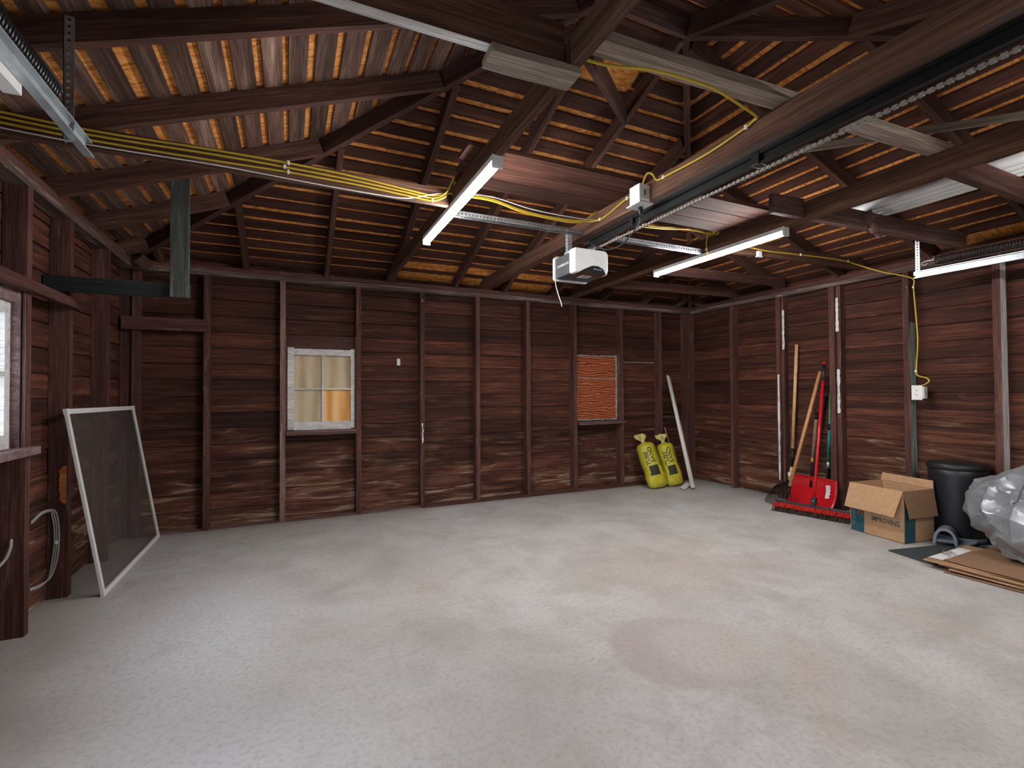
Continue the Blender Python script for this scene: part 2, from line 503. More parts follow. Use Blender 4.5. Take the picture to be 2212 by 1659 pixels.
def bar(name, a, b, wd, ht, mt, parent=None, up_=(0, 0, 1), segs=3, jit=0.0012, bevel=0.0):
    """timber from a to b: wd across, ht along up_; a and b are the middle of the ends"""
    a, b = Vector(a), Vector(b)
    return MB().slab((b - a).length, wd, ht, segs, jit).build(name, mt, parent, frame((a + b) / 2, b - a, up_), bevel=bevel)


def empty(name, loc, rz=0.0):
    o = bpy.data.objects.new(name, None)
    COL.objects.link(o)
    o.location = loc
    o.rotation_euler = (0, 0, rz)
    o.empty_display_size = 0.1
    return o


def tag(o, label=None, cat=None, group=None, kind=None):
    for k_, v_ in (('label', label), ('category', cat), ('group', group), ('kind', kind)):
        if v_:
            o[k_] = v_
    return o


def struct(o):
    o['kind'] = 'structure'
    return o


def adopt(parent, *kids):
    """children keep their place in the room"""
    bpy.context.view_layer.update()
    for k_ in kids:
        mw = k_.matrix_world.copy()
        k_.parent = parent
        k_.matrix_parent_inverse = Matrix.Identity(4)
        k_.matrix_basis = parent.matrix_world.inverted() @ mw


def textmesh(body, size):
    cu = bpy.data.curves.new('t', 'FONT')
    cu.body = body; cu.size = size; cu.resolution_u = 2; cu.offset = size * 0.022
    ob = bpy.data.objects.new('t', cu)
    COL.objects.link(ob)
    dg = bpy.context.evaluated_depsgraph_get()
    me = bpy.data.meshes.new_from_object(ob.evaluated_get(dg))
    vs = [tuple(p.co) for p in me.vertices]; fs = [tuple(p.vertices) for p in me.polygons]
    bpy.data.objects.remove(ob); bpy.data.curves.remove(cu); bpy.data.meshes.remove(me)
    return vs, fs


def lettering(name, body, size, mt, parent, fn, jit=0):
    vs, fs = textmesh(body, size)
    return MB().add([fn(x, y) for x, y, z in vs], fs).build(name, mt, parent)


def smooth_path(pts, k=6):
    """Catmull-Rom through the points"""
    P = [Vector(p) for p in pts]
    P = [2 * P[0] - P[1]] + P + [2 * P[-1] - P[-2]]
    o = []
    for i in range(1, len(P) - 2):
        a, b, c_, d = P[i - 1], P[i], P[i + 1], P[i + 2]
        for j in range(k):
            q = j / k
            o.append(0.5 * ((2 * b) + (c_ - a) * q + (2 * a - 5 * b + 4 * c_ - d) * q * q + (3 * b - a - 3 * c_ + d) * q ** 3))
    o.append(P[-2])
    return o


# ================================================================== SETTING
fl = MB().box((-0.6, YF - 0.6, -0.12), (W + 0.6, 0.6, 0.0)).build('floor', 'floor')
struct(fl)

# ---- walls: sheathing slab + siding planks + studs + plates
OUT = SD + 0.022


def wall_slab(name, lo, hi, hole=None, axis='x'):
    b = MB()
    if hole is None:
        b.box(lo, hi)
    else:                               # wall across Y with a window opening and, nearer the street, an unseen doorway added for daylight
        y0, y1, z0, z1 = hole
        b.box(lo, (hi[0], ADDED_DOORWAY[0], hi[2])); b.box((lo[0], ADDED_DOORWAY[1], lo[2]), (hi[0], y0, hi[2])); b.box((lo[0], ADDED_DOORWAY[0], ADDED_DOORWAY[2]), (hi[0], ADDED_DOORWAY[1], hi[2])); b.box((lo[0], y1, lo[2]), hi)
        b.box((lo[0], y0, lo[2]), (hi[0], y1, z0)); b.box((lo[0], y0, z1), (hi[0], y1, hi[2]))
    return struct(b.build(name, 'wall'))


TOP = 2.345
ADDED_DOORWAY = (-4.60, -3.45, 2.02)  # unseen opening, added so daylight reaches the floor and right wall
wb = wall_slab('wall_back', (-0.16, OUT, 0), (W + 0.16, OUT + 0.03, TOP))
HOLE = (-2.66, -1.745, 0.875, 1.665)
wl = wall_slab('wall_left', (-OUT - 0.03, YF - 0.1, 0), (-OUT, 0.12, TOP), HOLE)
wr = wall_slab('wall_right', (W + OUT, YF - 0.1, 0), (W + OUT + 0.03, 0.12, TOP))


def siding(wall, base, ax, inn, L0, L1, splits=(), hole=None, mt='wall'):
    """lapped boards; base = point on the siding face at coordinate 0, ax along the wall, inn towards the room"""
    ax, inn = Vector(ax), Vector(inn)
    z = 0.012
    row = 0
    while z < TOP - 0.02:
        h = 0.1425
        z1 = min(z + h, TOP)
        cuts = [L0, L1]
        if splits:
            for s_ in splits[row % len(splits)]:
                cuts.append(s_)
        if hole and z1 > hole[2] - 0.01 and z < hole[3] + 0.01:
            cuts += [hole[0], hole[1]]
        cuts = sorted(cuts)
        for a, b in zip(cuts[:-1], cuts[1:]):
            if hole and z1 > hole[2] - 0.01 and z < hole[3] + 0.01 and a >= hole[0] - 0.01 and b <= hole[1] + 0.01:
                continue
            hh = z1 - z - 0.004
            th = 0.020
            c_ = Vector(base) + ax * ((a + b) / 2) + Vector((0, 0, z + hh / 2 + 0.002)) - inn * (th / 2 + R.uniform(0, 0.003))
            lx = b - a - 0.003
            bw = MB()
            vs, fs, n = [], [], 4
            for i in range(n + 1):
                x = -lx / 2 + lx * i / n
                j = [R.uniform(-0.0016, 0.0016) for _ in range(3)]
                lo = -hh / 2 + j[0]; hi_ = hh / 2 + j[1]; f0 = th / 2 + j[2]
                vs += [(x, -th / 2, lo), (x, f0 + 0.001, lo), (x, f0, hi_ - 0.010), (x, f0 - 0.006, hi_), (x, -th / 2, hi_)]
            for i in range(n):
                for q in range(5):
                    r_ = (q + 1) % 5
                    fs.append((5 * i + q, 5 * i + 5 + q, 5 * i + 5 + r_, 5 * i + r_))
            fs += [(0, 1, 2, 3, 4), tuple(5 * n + q for q in (4, 3, 2, 1, 0))]
            bw.add(vs, fs)
            mm = Matrix.Identity(4)
            y_ = inn; x_ = y_.cross(Vector((0, 0, 1)))
            for i in range(3):
                mm[i][0], mm[i][1], mm[i][2], mm[i][3] = x_[i], y_[i], (0, 0, 1)[i], c_[i]
            bw.build('plank', mt, wall, mm)
        z += h
        row += 1


siding(wb, (0, SD, 0), (1, 0, 0), (0, -1, 0), -0.11, W + 0.11, splits=((3.008,), (1.776, 4.23), (), (4.906,), (2.403,), (3.615,), (1.115, 5.52), ()))
siding(wl, (-SD, 0, 0), (0, 1, 0), (1, 0, 0), ADDED_DOORWAY[1], 0.10, splits=((-1.21,), (), (-3.3,), (), (-.565,)), hole=HOLE)
siding(wl, (-SD, 0, 0), (0, 1, 0), (1, 0, 0), YF, ADDED_DOORWAY[0])
siding(wr, (W + SD, 0, 0), (0, 1, 0), (-1, 0, 0), YF, 0.10, splits=((-1.277,), (-3.085,), (), (-1.857,), (-2.49,), ()))


def stud(wall, x, y, wx, wy, mt='stud', mats=None, z0=0.0, z1=H):
    """upright; local X runs up the stud so the grain does too"""
    b = MB().slab(z1 - z0, wx, wy, 5, 0.0014)
    mm = Matrix.Identity(4)
    for i in range(3):
        mm[i][0], mm[i][1], mm[i][2] = (0, 0, 1)[i], (1, 0, 0)[i], (0, 1, 0)[i]
    mm.translation = (x, y, (z0 + z1) / 2)
    o = b.build('stud', mats or mt, wall, mm)
    return o


for i, x in enumerate((0.020, 0.518, 1.111, 1.776, 2.403, 3.008, 3.615, 4.232, 4.906, 5.52, 5.985)):
    stud(wb, x, SD / 2 - 0.0015, 0.046 if x not in (5.985,) else 0.06, SD, 'stud_pale' if i == 2 else 'stud')
for i, y in enumerate((0.052, -0.565, -1.211, -1.720, -2.69, -3.42, -4.63, -5.16)):
    stud(wl, -SD / 2 + 0.0015, y, SD, 0.052 if i < 3 else 0.048)
for i, y in enumerate((0.050, -0.655, -1.277, -1.857, -2.490, -3.085, -3.70, -4.30, -4.90)):
    o = stud(wr, W + SD / 2 - 0.0015, y, SD, 0.046 if i != 3 else 0.054, mats=['stud', 'white_flake', 'green_flake'])
    if i in (4, 5):                     # painted on the side that faces the door
        for p in o.data.polygons:
            wn = o.matrix_basis.to_3x3() @ p.normal
            zc = o.matrix_basis.translation.z + p.center.x
            if wn.y < -0.8 and (i == 5 or zc < 1.9):
                p.material_index = 1 if i == 5 else 2
# second timbers nailed beside the door-side studs of the right wall
stud(wr, W + SD / 2 + 0.012, -1.315, SD - 0.024, 0.028, 'stud')
stud(wr, W + SD / 2 + 0.012, -1.907, SD - 0.024, 0.040, 'stud')
# whitewash dribbles on two of the right wall's studs
for yy, z0, z1 in ((-1.2745, 0.20, 1.35), (-1.905, 0.95, 1.38), (-1.90, 1.75, 2.08), (-1.330, 1.62, 2.05)):
    b = MB(); pts = []
    n = 14
    for i in range(n + 1):
        z = z0 + (z1 - z0) * i / n
        pts.append((z, R.uniform(0.008, 0.018) if yy > -1.28 else R.uniform(0.012, 0.021)))
    vs = []; fs = []
    xx = W - 0.0022 if yy > -1.28 else W + 0.0095
    for z, q in pts:
        vs += [(xx, yy - q, z), (xx, yy + q * 0.6, z)]
    for i in range(n):
        fs.append((2 * i, 2 * i + 1, 2 * i + 3, 2 * i + 2))
    o = b.add(vs, fs).build('paint_run', 'white_flake', wr)

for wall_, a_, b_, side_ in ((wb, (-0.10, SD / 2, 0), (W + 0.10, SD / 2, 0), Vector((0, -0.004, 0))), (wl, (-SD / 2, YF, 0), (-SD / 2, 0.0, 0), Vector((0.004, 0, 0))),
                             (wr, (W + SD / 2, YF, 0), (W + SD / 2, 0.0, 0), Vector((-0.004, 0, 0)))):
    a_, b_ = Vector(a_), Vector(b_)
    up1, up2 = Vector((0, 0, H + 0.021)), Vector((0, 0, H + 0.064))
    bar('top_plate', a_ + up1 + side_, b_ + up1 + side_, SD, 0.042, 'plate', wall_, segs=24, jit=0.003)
    bar('top_plate', a_ + up2, b_ + up2, SD, 0.042, 'stud', wall_, segs=16, jit=0.0025)
# the sill plate shows along the right half of the back wall
bar('bottom_plate', (2.42, SD / 2 - 0.012, 0.012), (5.95, SD / 2 - 0.012, 0.012), SD + 0.02, 0.024, 'stud', wb, segs=8, jit=0.0015)
bar('bottom_plate', (-0.02, SD / 2, 0.008), (2.41, SD / 2, 0.008), SD - 0.01, 0.016, 'dust_wood', wb, segs=8, jit=0.0015)
for z0, z1, q_, mt_ in ((0.66, 0.86, 0.010, 'white_flake'), (2.10, 2.13, 0.006, 'white_flake')):
    n = 12; vs = []
    for i in range(n + 1):
        z = z0 + (z1 - z0) * i / n
        vs += [(2.403 - R.uniform(0.1, 1) * q_, -0.0032, z), (2.403 + R.uniform(0.1, 1) * q_, -0.0032, z)]
    MB().add(vs, [(2 * i, 2 * i + 1, 2 * i + 3, 2 * i + 2) for i in range(n)]).build('paint_run', mt_, wb)
bar('cross_board', (-0.066, -0.021, 1.753), (0.523, -0.021, 1.755), 0.038, 0.106, 'stud', wb)
# a short ledger on the left wall above the window
o = bar('ledger', (0.019, -3.4, 1.702), (0.019, -1.185, 1.702), 0.038, 0.056, 'stud', wl, segs=6, jit=0.002)
# torn raw wood on the second stud
b = MB(); vs = []
for i in range(9):
    z = 0.54 + 0.22 * i / 8
    vs += [(-0.036 + R.uniform(-.006, .006) + (0.012 if i in (0, 8) else 0), -1.2390, z), (-0.003 + R.uniform(-.006, 0), -1.2395, z)]
b.add(vs, [(2 * i, 2 * i + 1, 2 * i + 3, 2 * i + 2) for i in range(8)]).build('torn_wood', 'raw_wood', wl)

# ---- front wall with the closed sectional door (behind the camera)
b = MB()
b.box((-0.16, YF - 0.13, 0), (0.36, YF - 0.10, TOP)); b.box((5.80, YF - 0.13, 0), (W + 0.16, YF - 0.10, TOP)); b.box((0.36, YF - 0.13, 2.06), (5.80, YF - 0.10, TOP))
wf = struct(b.build('wall_front', 'wall'))
bar('top_plate', (-0.10, YF - SD / 2, H + 0.043), (W + 0.10, YF - SD / 2, H + 0.043), SD, 0.085, 'stud', wf, segs=4)
for x in (0.02, 0.34, 5.82, 6.0):
    stud(wf, x, YF - SD / 2, 0.046, SD)
d1 = struct(MB().box((0.36, YF - 0.125, 0.0), (5.80, YF - 0.105, 2.06)).build('door_1', 'door_white'))
for k in range(4):
    MB().box((0.37, YF - 0.105, 0.515 * k + 0.006), (5.79, YF - 0.072, 0.515 * k + 0.509)).build('panel', 'door_white', d1, bevel=0.006)

# ---- windows
# window_1: left wall, a daylit sash
w1 = struct(MB().box((-SD - 0.03, -2.66, 0.880), (0.045, -1.700, 0.918)).build('window_1', 'jamb', bevel=0.004))   # stool
for y0, y1 in ((-1.838, -1.785), (-2.64, -2.585)):
    MB().box((-0.075, y0, 0.918), (-0.040, y1, 1.615)).build('stile', 'white_paint', w1)
for z0, z1 in ((0.918, 0.985), (1.565, 1.615), (1.262, 1.282)):
    MB().box((-0.074, -2.586, z0), (-0.041, -1.837, z1)).build('rail', 'white_paint', w1)
MB().box((-0.070, -2.215, 0.98), (-0.045, -2.198, 1.57)).build('muntin', 'white_paint', w1)
for y0, y1 in ((-2.585, -2.215), (-2.198, -1.838)):
    for z0, z1 in ((0.985, 1.262), (1.282, 1.565)):
        MB().box((-0.060, y0, z0), (-0.057, y1, z1)).build('pane', 'glass', w1)
MB().tube([(-0.030, -1.772, 0.918), (-0.030, -1.772, 1.67)], 0.019, 14).build('jamb', 'jamb', w1, smooth=True)
MB().box((-0.062, -1.790, 0.918), (-0.030, -1.746, 1.67)).build('jamb', 'jamb', w1)
MB().box((-0.060, -2.66, 1.615), (-0.02, -1.745, 1.668)).build('head', 'jamb', w1)
bar('casing', (-0.006, -1.7455, 0.918), (-0.006, -1.7455, 1.672), 0.012, 0.010, 'jamb', w1, up_=(1, 0, 0))

# window_2: four lights boarded behind with pale plywood
w2 = struct(MB().box((1.140, -0.030, 0.785), (1.755, 0.090, 0.828)).build('window_2', 'dust_wood', bevel=0.004))
fy0, fy1 = 0.030, 0.066
for x0, x1 in ((1.150, 1.204), (1.706, 1.742)):
    MB().box((x0, fy0, 0.835), (x1, fy1, 1.598)).build('stile', 'white_paint', w2)
for z0, z1 in ((1.530, 1.588), (0.829, 0.905)):
    MB().box((1.204, fy0 + 0.001, z0), (1.706, fy1, z1)).build('rail', 'white_paint', w2)
MB().box((1.446, fy0 + 0.006, 0.905), (1.462, fy1, 1.530)).build('muntin', 'white_paint', w2)
MB().box((1.204, fy0 + 0.007, 1.206), (1.706, fy1, 1.220)).build('muntin', 'white_paint', w2)
for i, (x0, x1) in enumerate(((1.204, 1.446), (1.462, 1.706))):
    for j, (z0, z1) in enumerate(((0.905, 1.206), (1.220, 1.530))):
        mt = 'ply_orange' if (i, j) == (1, 0) else 'ply'
        o = MB().box((-(x1 - x0) / 2, -0.006, -(z1 - z0) / 2), ((x1 - x0) / 2, 0.006, (z1 - z0) / 2)).build('plywood', mt, w2, loc=((x0 + x1) / 2, 0.070, (z0 + z1) / 2))
        if (i, j) != (1, 0):
            MB().box((x0, 0.050, z0), (x1, 0.052, z1)).build('pane', 'glass', w2)
for x in (1.139, 1.7495):
    MB().box((x - 0.008, 0.012, 0.828), (x + 0.006, 0.090, 1.72)).build('jamb', 'stud', w2)
MB().box((1.148, 0.060, 1.592), (1.742, 0.088, 1.715)).build('head', 'rafter', w2)

# window_3: blocked with reddish plywood set in foam
w3 = struct(MB().box((4.258, -0.040, 0.780), (4.932, 0.090, 0.818)).build('window_3', 'dust_wood', bevel=0.003))
MB().box((-0.285, -0.006, -0.130), (0.285, 0.006, 0.130)).build('plywood', 'ply_red', w3, loc=(4.575, 0.074, 1.472))
MB().box((-0.285, -0.006, -0.245), (0.285, 0.006, 0.245)).build('plywood', 'ply_red', w3, loc=(4.575, 0.070, 1.082))


def foam(p0, p1, r, parent, n=26):
    p0, p1 = Vector(p0), Vector(p1)
    pts = [p0.lerp(p1, i / n) + Vector((R.uniform(-1, 1), R.uniform(-.4, .4), R.uniform(-1, 1))) * r * 0.45 for i in range(n + 1)]
    return MB().tube(pts, [r * R.uniform(0.5, 1.25) for _ in pts], 6).build('foam_bead', 'foam', parent, smooth=True)


foam((4.285, 0.062, 1.608), (4.875, 0.062, 1.606), 0.010, w3)
foam((4.290, 0.062, 1.334), (4.870, 0.062, 1.334), 0.006, w3)
foam((4.290, 0.062, 0.832), (4.870, 0.062, 0.832), 0.010, w3)
foam((4.864, 0.060, 0.835), (4.868, 0.060, 1.62), 0.012, w3, 34)
foam((4.292, 0.062, 0.835), (4.290, 0.062, 1.330), 0.007, w3)
foam((4.93, 0.088, 1.545), (5.49, 0.088, 1.542), 0.006, wb)
MB().box((4.872, 0.018, 0.818), (4.884, 0.062, 1.65)).build('jamb', 'dust_wood', w3)

# ---- roof
ZB = 0.112                              # underside of the boards above the rafters' underside


def rz(t_):
    return 2.27 + SL * t_


NRM = math.sqrt(1 + SL * SL)
EAVE = -0.42
PEAK = D / 2
PLANES = {
    # name: (origin at t=0 s=0, direction of t in plan, direction of s in plan, length of the wall)
    'left': (Vector((0, 0, 0)), Vector((1, 0, 0)), Vector((0, -1, 0)), D),
    'back': (Vector((0, 0, 0)), Vector((0, -1, 0)), Vector((1, 0, 0)), W),
    'right': (Vector((W, 0, 0)), Vector((-1, 0, 0)), Vector((0, -1, 0)), D),
    'front': (Vector((0, YF, 0)), Vector((0, 1, 0)), Vector((1, 0, 0)), W),
}
GAPS = {
    'left': [(-.30, -.28), (-.19, -.17), (-.07, -.05), (.045, .065), (.165, .190), (.288, .314), (.394, .423), (.512, .558), (.646, .677), (.768, .800), (.893, .918), (1.012, 1.042),
             (1.135, 1.159), (1.252, 1.284), (1.381, 1.412), (1.516, 1.543), (1.645, 1.673), (1.769, 1.793), (1.886, 1.905), (1.995, 2.012), (2.11, 2.128), (2.23, 2.25), (2.35, 2.37), (2.47, 2.49), (2.59, 2.61)],
}
for nm, ph in (('back', 0.012), ('right', 0.008), ('front', 0.05)):
    g = []
    k = -3
    while ph + 0.1245 * k < PEAK - 0.05:
        c_ = ph + 0.1245 * k + R.uniform(-0.006, 0.006)
        hw = R.uniform(0.015, 0.023)
        g.append((c_ - hw, c_ + hw))
        k += 1
    GAPS[nm] = g
ROOFS = {}
HOLES = {'back': [(0.068, 0.195, 2.12, 3.98), (-0.20, -0.035, 2.12, 3.98), (2.215, 2.345, 2.80, 3.27)], 'right': [(-0.20, -0.02, 2.70, 3.90)]}
for nm, (o0, td, sd, L) in PLANES.items():
    up_n = (Vector((0, 0, 1)) - td * SL).normalized()
    tv = (td + Vector((0, 0, SL))).normalized()

    def P3(t_, s_, lift=0.0):
        return o0 + td * t_ + sd * s_ + Vector((0, 0, rz(t_) + lift))
    lift = ZB + 0.0165
    poly = [P3(EAVE, EAVE, lift), P3(EAVE, L - EAVE, lift), P3(PEAK, L - PEAK, lift), P3(PEAK, PEAK, lift)]
    if L - 2 * PEAK < 0.01:
        poly = poly[:3]
    # the deck mesh keeps its own axes: X up the slope
    mm = Matrix.Identity(4)
    rf = struct(MB().prism(poly, (0, 0, 0.014)).build('ceiling_' + nm, 'osb'))
    ROOFS[nm] = rf
    if nm == 'left':
        GAPS[nm] = [(a - 0.002, b_ + 0.003) for a, b_ in GAPS[nm]]
    edges = [EAVE] + [e for g in GAPS[nm] for e in g] + [PEAK - 0.012]
    for i in range(0, len(edges), 2):
        t0, t1 = edges[i], edges[i + 1]
        if t1 - t0 < 0.03:
            continue
        tm = (t0 + t1) / 2
        segs = [(tm + 0.004, L - tm - 0.004)]
        for h0, h1, s0_, s1_ in HOLES.get(nm, ()):          # places where an old board is missing
            if t0 < h1 and t1 > h0:
                segs = [(tm + 0.004, s0_), (s1_, L - tm - 0.004)]
                for q0, q1 in ((t0, min(t1, h0)), (max(t0, h1), t1)):
                    if q1 - q0 > 0.03:
                        cc = P3((q0 + q1) / 2, (s0_ + s1_) / 2, ZB + 0.0075)
                        MB().slab(s1_ - s0_ - .004, (q1 - q0) * NRM, 0.0145, 4, 0.0012).build('roof_board', 'roof_red', rf, frame(cc, sd, up_n))
        for a, b_ in segs:
            if b_ - a < 0.03:
                continue
            cuts = [a, b_]
            if b_ - a > 3.2:
                cuts.insert(1, R.choice((2.1, 2.76, 3.33)) if L > 6 else R.choice((2.04, 2.65, 3.33)))
                if not a + .2 < cuts[1] < b_ - .2:
                    cuts.pop(1)
            for p, q in zip(cuts[:-1], cuts[1:]):
                cc = P3(tm, (p + q) / 2, ZB + 0.0075 + R.uniform(-0.0006, 0.0006))
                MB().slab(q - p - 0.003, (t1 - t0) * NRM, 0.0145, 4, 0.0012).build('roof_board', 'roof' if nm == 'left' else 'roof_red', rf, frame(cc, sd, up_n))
    # rafters
    RF = {'left': (0.17, 0.79, 1.395, 2.040, 2.633, 3.26, 3.88, 4.50, 5.1), 'right': (0.16, 0.70, 1.30, 1.93, 2.662, 3.335, 3.95, 4.57, 5.15),
          'back': (0.18, 0.815, 1.484, 2.100, 2.762, 3.320, 3.945, 4.63, 5.25, 5.82), 'front': (0.2, 0.8, 1.5, 2.1, 2.72, 3.33, 3.90, 4.55, 5.2, 5.8)}[nm]
    for s_ in RF:
        te = min(s_, L - s_, PEAK) - 0.02
        ts = -0.40
        a = P3(ts, s_) + up_n * (ZB / NRM / 2)
        b_ = P3(max(te, 0.02), s_) + up_n * (ZB / NRM / 2)
        bar('rafter', a, b_, 0.042, ZB / NRM - 0.001, 'rafter', rf, up_n, segs=4)
    MB().hexa([P3(EAVE, EAVE, -0.02), P3(EAVE, L - EAVE, -0.02), P3(EAVE + .02, L - EAVE - .02, -0.02), P3(EAVE + .02, EAVE + .02, -0.02),
               P3(EAVE, EAVE, ZB + .02), P3(EAVE, L - EAVE, ZB + .02), P3(EAVE + .02, L - EAVE - .02, ZB + .02), P3(EAVE + .02, EAVE + .02, ZB + .02)]).build('fascia', 'rafter', rf)

for nm, sgx, x0, y0, sgy in (('back', 1, 0, 0, -1), ('right', -1, W, 0, -1), ('front', -1, W, YF, 1), ('left', 1, 0, YF, 1)):
    d_ = Vector((sgx, sgy, SL))
    a = Vector((x0, y0, 2.27)) - d_ * 0.36 + Vector((0, 0, 0.057)); b_ = Vector((x0, y0, 2.27)) + d_ * (PEAK - 0.01) + Vector((0, 0, 0.057))
    bar('hip_rafter', a, b_, 0.044, 0.108, 'rafter', ROOFS[nm], segs=4)
bar('ridge_board', (PEAK - 0.02, -PEAK, rz(PEAK) + 0.055), (W - PEAK + 0.02, -PEAK, rz(PEAK) + 0.055), 0.026, 0.105, 'dust_wood', ROOFS['back'])

# ================================================================== TIMBERS UNDER THE ROOF
tag(bar('tie_beam', (2.064, -5.50, 2.345), (2.066, -3.47, 2.345), 0.042, 0.095, 'beam', segs=4), 'near length of red-brown tie beam ending above the grey splice board', 'beam')
tag(bar('tie_beam', (2.066, -3.462, 2.343), (2.066, 0.09, 2.340), 0.042, 0.095, 'beam', segs=5), 'tie beam with the steeper white tube light fixed under it', 'beam')
tag(bar('tie_beam', (3.128, -5.50, 2.342), (3.104, 0.09, 2.342), 0.078, 0.112, 'beam', segs=6), 'long grained tie beam above the black opener rail and chain', 'beam')
tag(bar('tie_beam', (4.240, -5.50, 2.342), (4.236, 0.09, 2.342), 0.050, 0.116, 'beam', segs=6), 'tie beam with the flatter white tube light under it', 'beam')
tag(bar('cross_tie', (-0.09, -2.090, 2.338), (2.042, -2.090, 2.338), 0.040, 0.096, 'beam', segs=5), 'cross tie carrying three yellow cables from the left wall', 'beam')
o = bar('cross_tie', (-0.09, -3.395, 2.378), (2.040, -3.425, 2.378), 0.042, 0.150, ['beam', 'white_flake'], segs=5)
for p in o.data.polygons:
    if p.normal.z < -0.8:
        p.material_index = 1
tag(o, 'deep dark cross tie with white-stained underside at the top left', 'beam')
tag(bar('cross_tie', (2.092, -3.452, 2.421), (4.30, -3.540, 2.421), 0.082, 0.040, 'grey_wood', segs=5), 'pale grey flat board lying across the two right tie beams', 'beam')
tag(bar('cross_tie', (4.268, -3.548, 2.355), (6.02, -3.535, 2.355), 0.042, 0.120, 'rafter', segs=4), 'dark cross tie at the right edge below the ends of white pipes', 'beam')
tag(bar('cross_tie', (4.268, -2.825, 2.355), (6.02, -2.902, 2.350), 0.042, 0.120, 'dust_wood', segs=4), 'grey-brown cross tie with a bark hook, holding the steel hanger strap', 'beam')
tag(bar('cross_tie', (4.268, -2.045, 2.345), (6.02, -2.145, 2.345), 0.040, 0.095, 'beam', segs=4), 'dark cross tie with one yellow cable running to the right wall', 'beam')
tag(bar('cross_tie', (4.268, -1.235, 2.345), (6.02, -1.365, 2.345), 0.040, 0.095, 'rafter', segs=4), 'grey-lit cross tie just behind the flatter tube light', 'beam')
tag(bar('cross_tie', (4.268, -0.560, 2.345), (6.02, -0.720, 2.345), 0.040, 0.095, 'rafter', segs=4), 'farthest cross tie in the back right corner', 'beam')
tag(bar('scab_block', (3.935, -2.800, 2.357), (4.208, -2.812, 2.357), 0.036, 0.122, 'dust_wood', segs=2), 'short grey wood block on the left side of the right tie beam', 'block')
tag(bar('splice_board', (1.760, -3.412, 2.283), (2.088, -3.424, 2.283), 0.100, 0.026, 'grey_wood', segs=3), 'short weathered grey splice board nailed under the meeting beams', 'board')
tag(bar('brace', (2.13, -3.405, 2.46), (3.285, -2.175, 3.085), 0.030, 0.105, 'rafter', up_=(0, 0, 1), segs=3), 'dark diagonal brace rising from the beam joint below the orange patch', 'brace')
tag(bar('lath', (3.62, -2.80, 2.575), (4.60, -3.98, 2.505), 0.016, 0.040, 'grey_wood', up_=(0, 0, 1), segs=5, jit=0.002), 'thin pale lath slanting over the grey flat board', 'lath')
k = empty('bark_hook', (4.80, -2.868, 2.30))
MB().tube(smooth_path([(0, 0.0, 0.10), (0.02, -0.012, 0.05), (0.05, -0.022, 0.0), (0.09, -0.026, -0.035), (0.115, -0.028, -0.055)]), [0.040] * 8 + [0.03] * 8 + [0.020] * 9, 8).build('stub', 'dust_wood', k, smooth=True)
tag(k, 'stub of a broken branch on the grey-brown cross tie', 'wood stub')
# loose boards laid over the tie beams
for i, (y0, y1, x0, x1, lb) in enumerate(((-2.630, -2.470, 1.975, 4.47, 'nearest of the dark boards laid flat across the tie beams'), (-2.462, -2.318, 2.01, 4.34, 'second dark board from the front laid across the tie beams'),
                                          (-2.310, -2.165, 2.04, 4.30, 'farthest dark board laid flat across the tie beams'))):
    o = bar('loose_board', (x0, (y0 + y1) / 2, 2.412), (x1, (y0 + y1) / 2, 2.412), y1 - y0, 0.022, 'roof_red', segs=6, jit=0.0016)
    tag(o, lb, 'board', 'boards stored on the tie beams')
# hanging bracket at the left
hb = empty('hanging_bracket', (0.56, -1.35, 1.76))
a = bar('arm', (-0.085, -1.316, 1.802), (0.606, -1.316, 1.808), 0.036, 0.086, 'black_wood', segs=4)
p = bar('post', (0.559, -1.355, 1.762), (0.559, -1.355, 2.53), 0.036, 0.095, 'post_wood', up_=(1, 0, 0), segs=4)
adopt(hb, a, p)
tag(hb, 'dark painted wood arm and hanging post near the left wall', 'bracket')
b = MB().box((-0.045, -0.02, -0.045), (0.045, 0.02, 0.045)).build('block', 'rafter', ROOFS['left'], Matrix.Translation((0.10, -0.10, 2.235)) @ Matrix.Rotation(0.7, 4, 'Y'))

# ================================================================== LIGHTS


def tube_light(loc, length, label, clip=True):
    e = empty('tube_light', loc)
    hl = length / 2
    MB().box((-0.0265, -hl, 0.004), (0.0265, hl, 0.032)).build('housing', 'white', e, bevel=0.003)
    n = 8
    poly = [Vector((0.022, -hl + 0.014, 0.020))] + [Vector((0.0245 * math.cos(math.pi * k_ / n), -hl + 0.014, 0.004 - 0.030 * math.sin(math.pi * k_ / n))) for k_ in range(n + 1)] + [Vector((-0.022, -hl + 0.014, 0.020))]
    MB().prism(poly, (0, 2 * hl - 0.028, 0)).build('diffuser', 'led', e, smooth=False)
    for s_ in (-1, 1):
        MB().box((-0.027, s_ * (hl - 0.007) - 0.008, -0.031), (0.027, s_ * (hl - 0.007) + 0.008, 0.027)).build('end_cap', 'white', e, bevel=0.003)
    tag(e, label, 'light')
    return e


tube_light((2.066, -2.120, 2.268), 1.33, 'glowing tube light under the tie beam nearer the left')
tube_light((4.238, -2.035, 2.256), 1.30, 'glowing tube light under the right tie beam')
tube_light((4.238, -4.75, 2.256), 1.30, 'added unseen tube light of the front bay, lighting the right wall')  # unseen lamp, added to light the right wall from the front

# ================================================================== DOOR HARDWARE


def strap(n, pitch, wd, th=0.0025):
    """perforated strip along X, width along Y, real slots"""
    b = MB()
    L = n * pitch
    b.box((0, 0, 0), (L, wd * 0.34, th)); b.box((0, wd * 0.66, 0), (L, wd, th))
    for i in range(n + 1):
        x = i * pitch
        b.box((max(0, x - pitch * 0.30), wd * 0.34, 0), (min(L, x + pitch * 0.30), wd * 0.66, th))
    return b


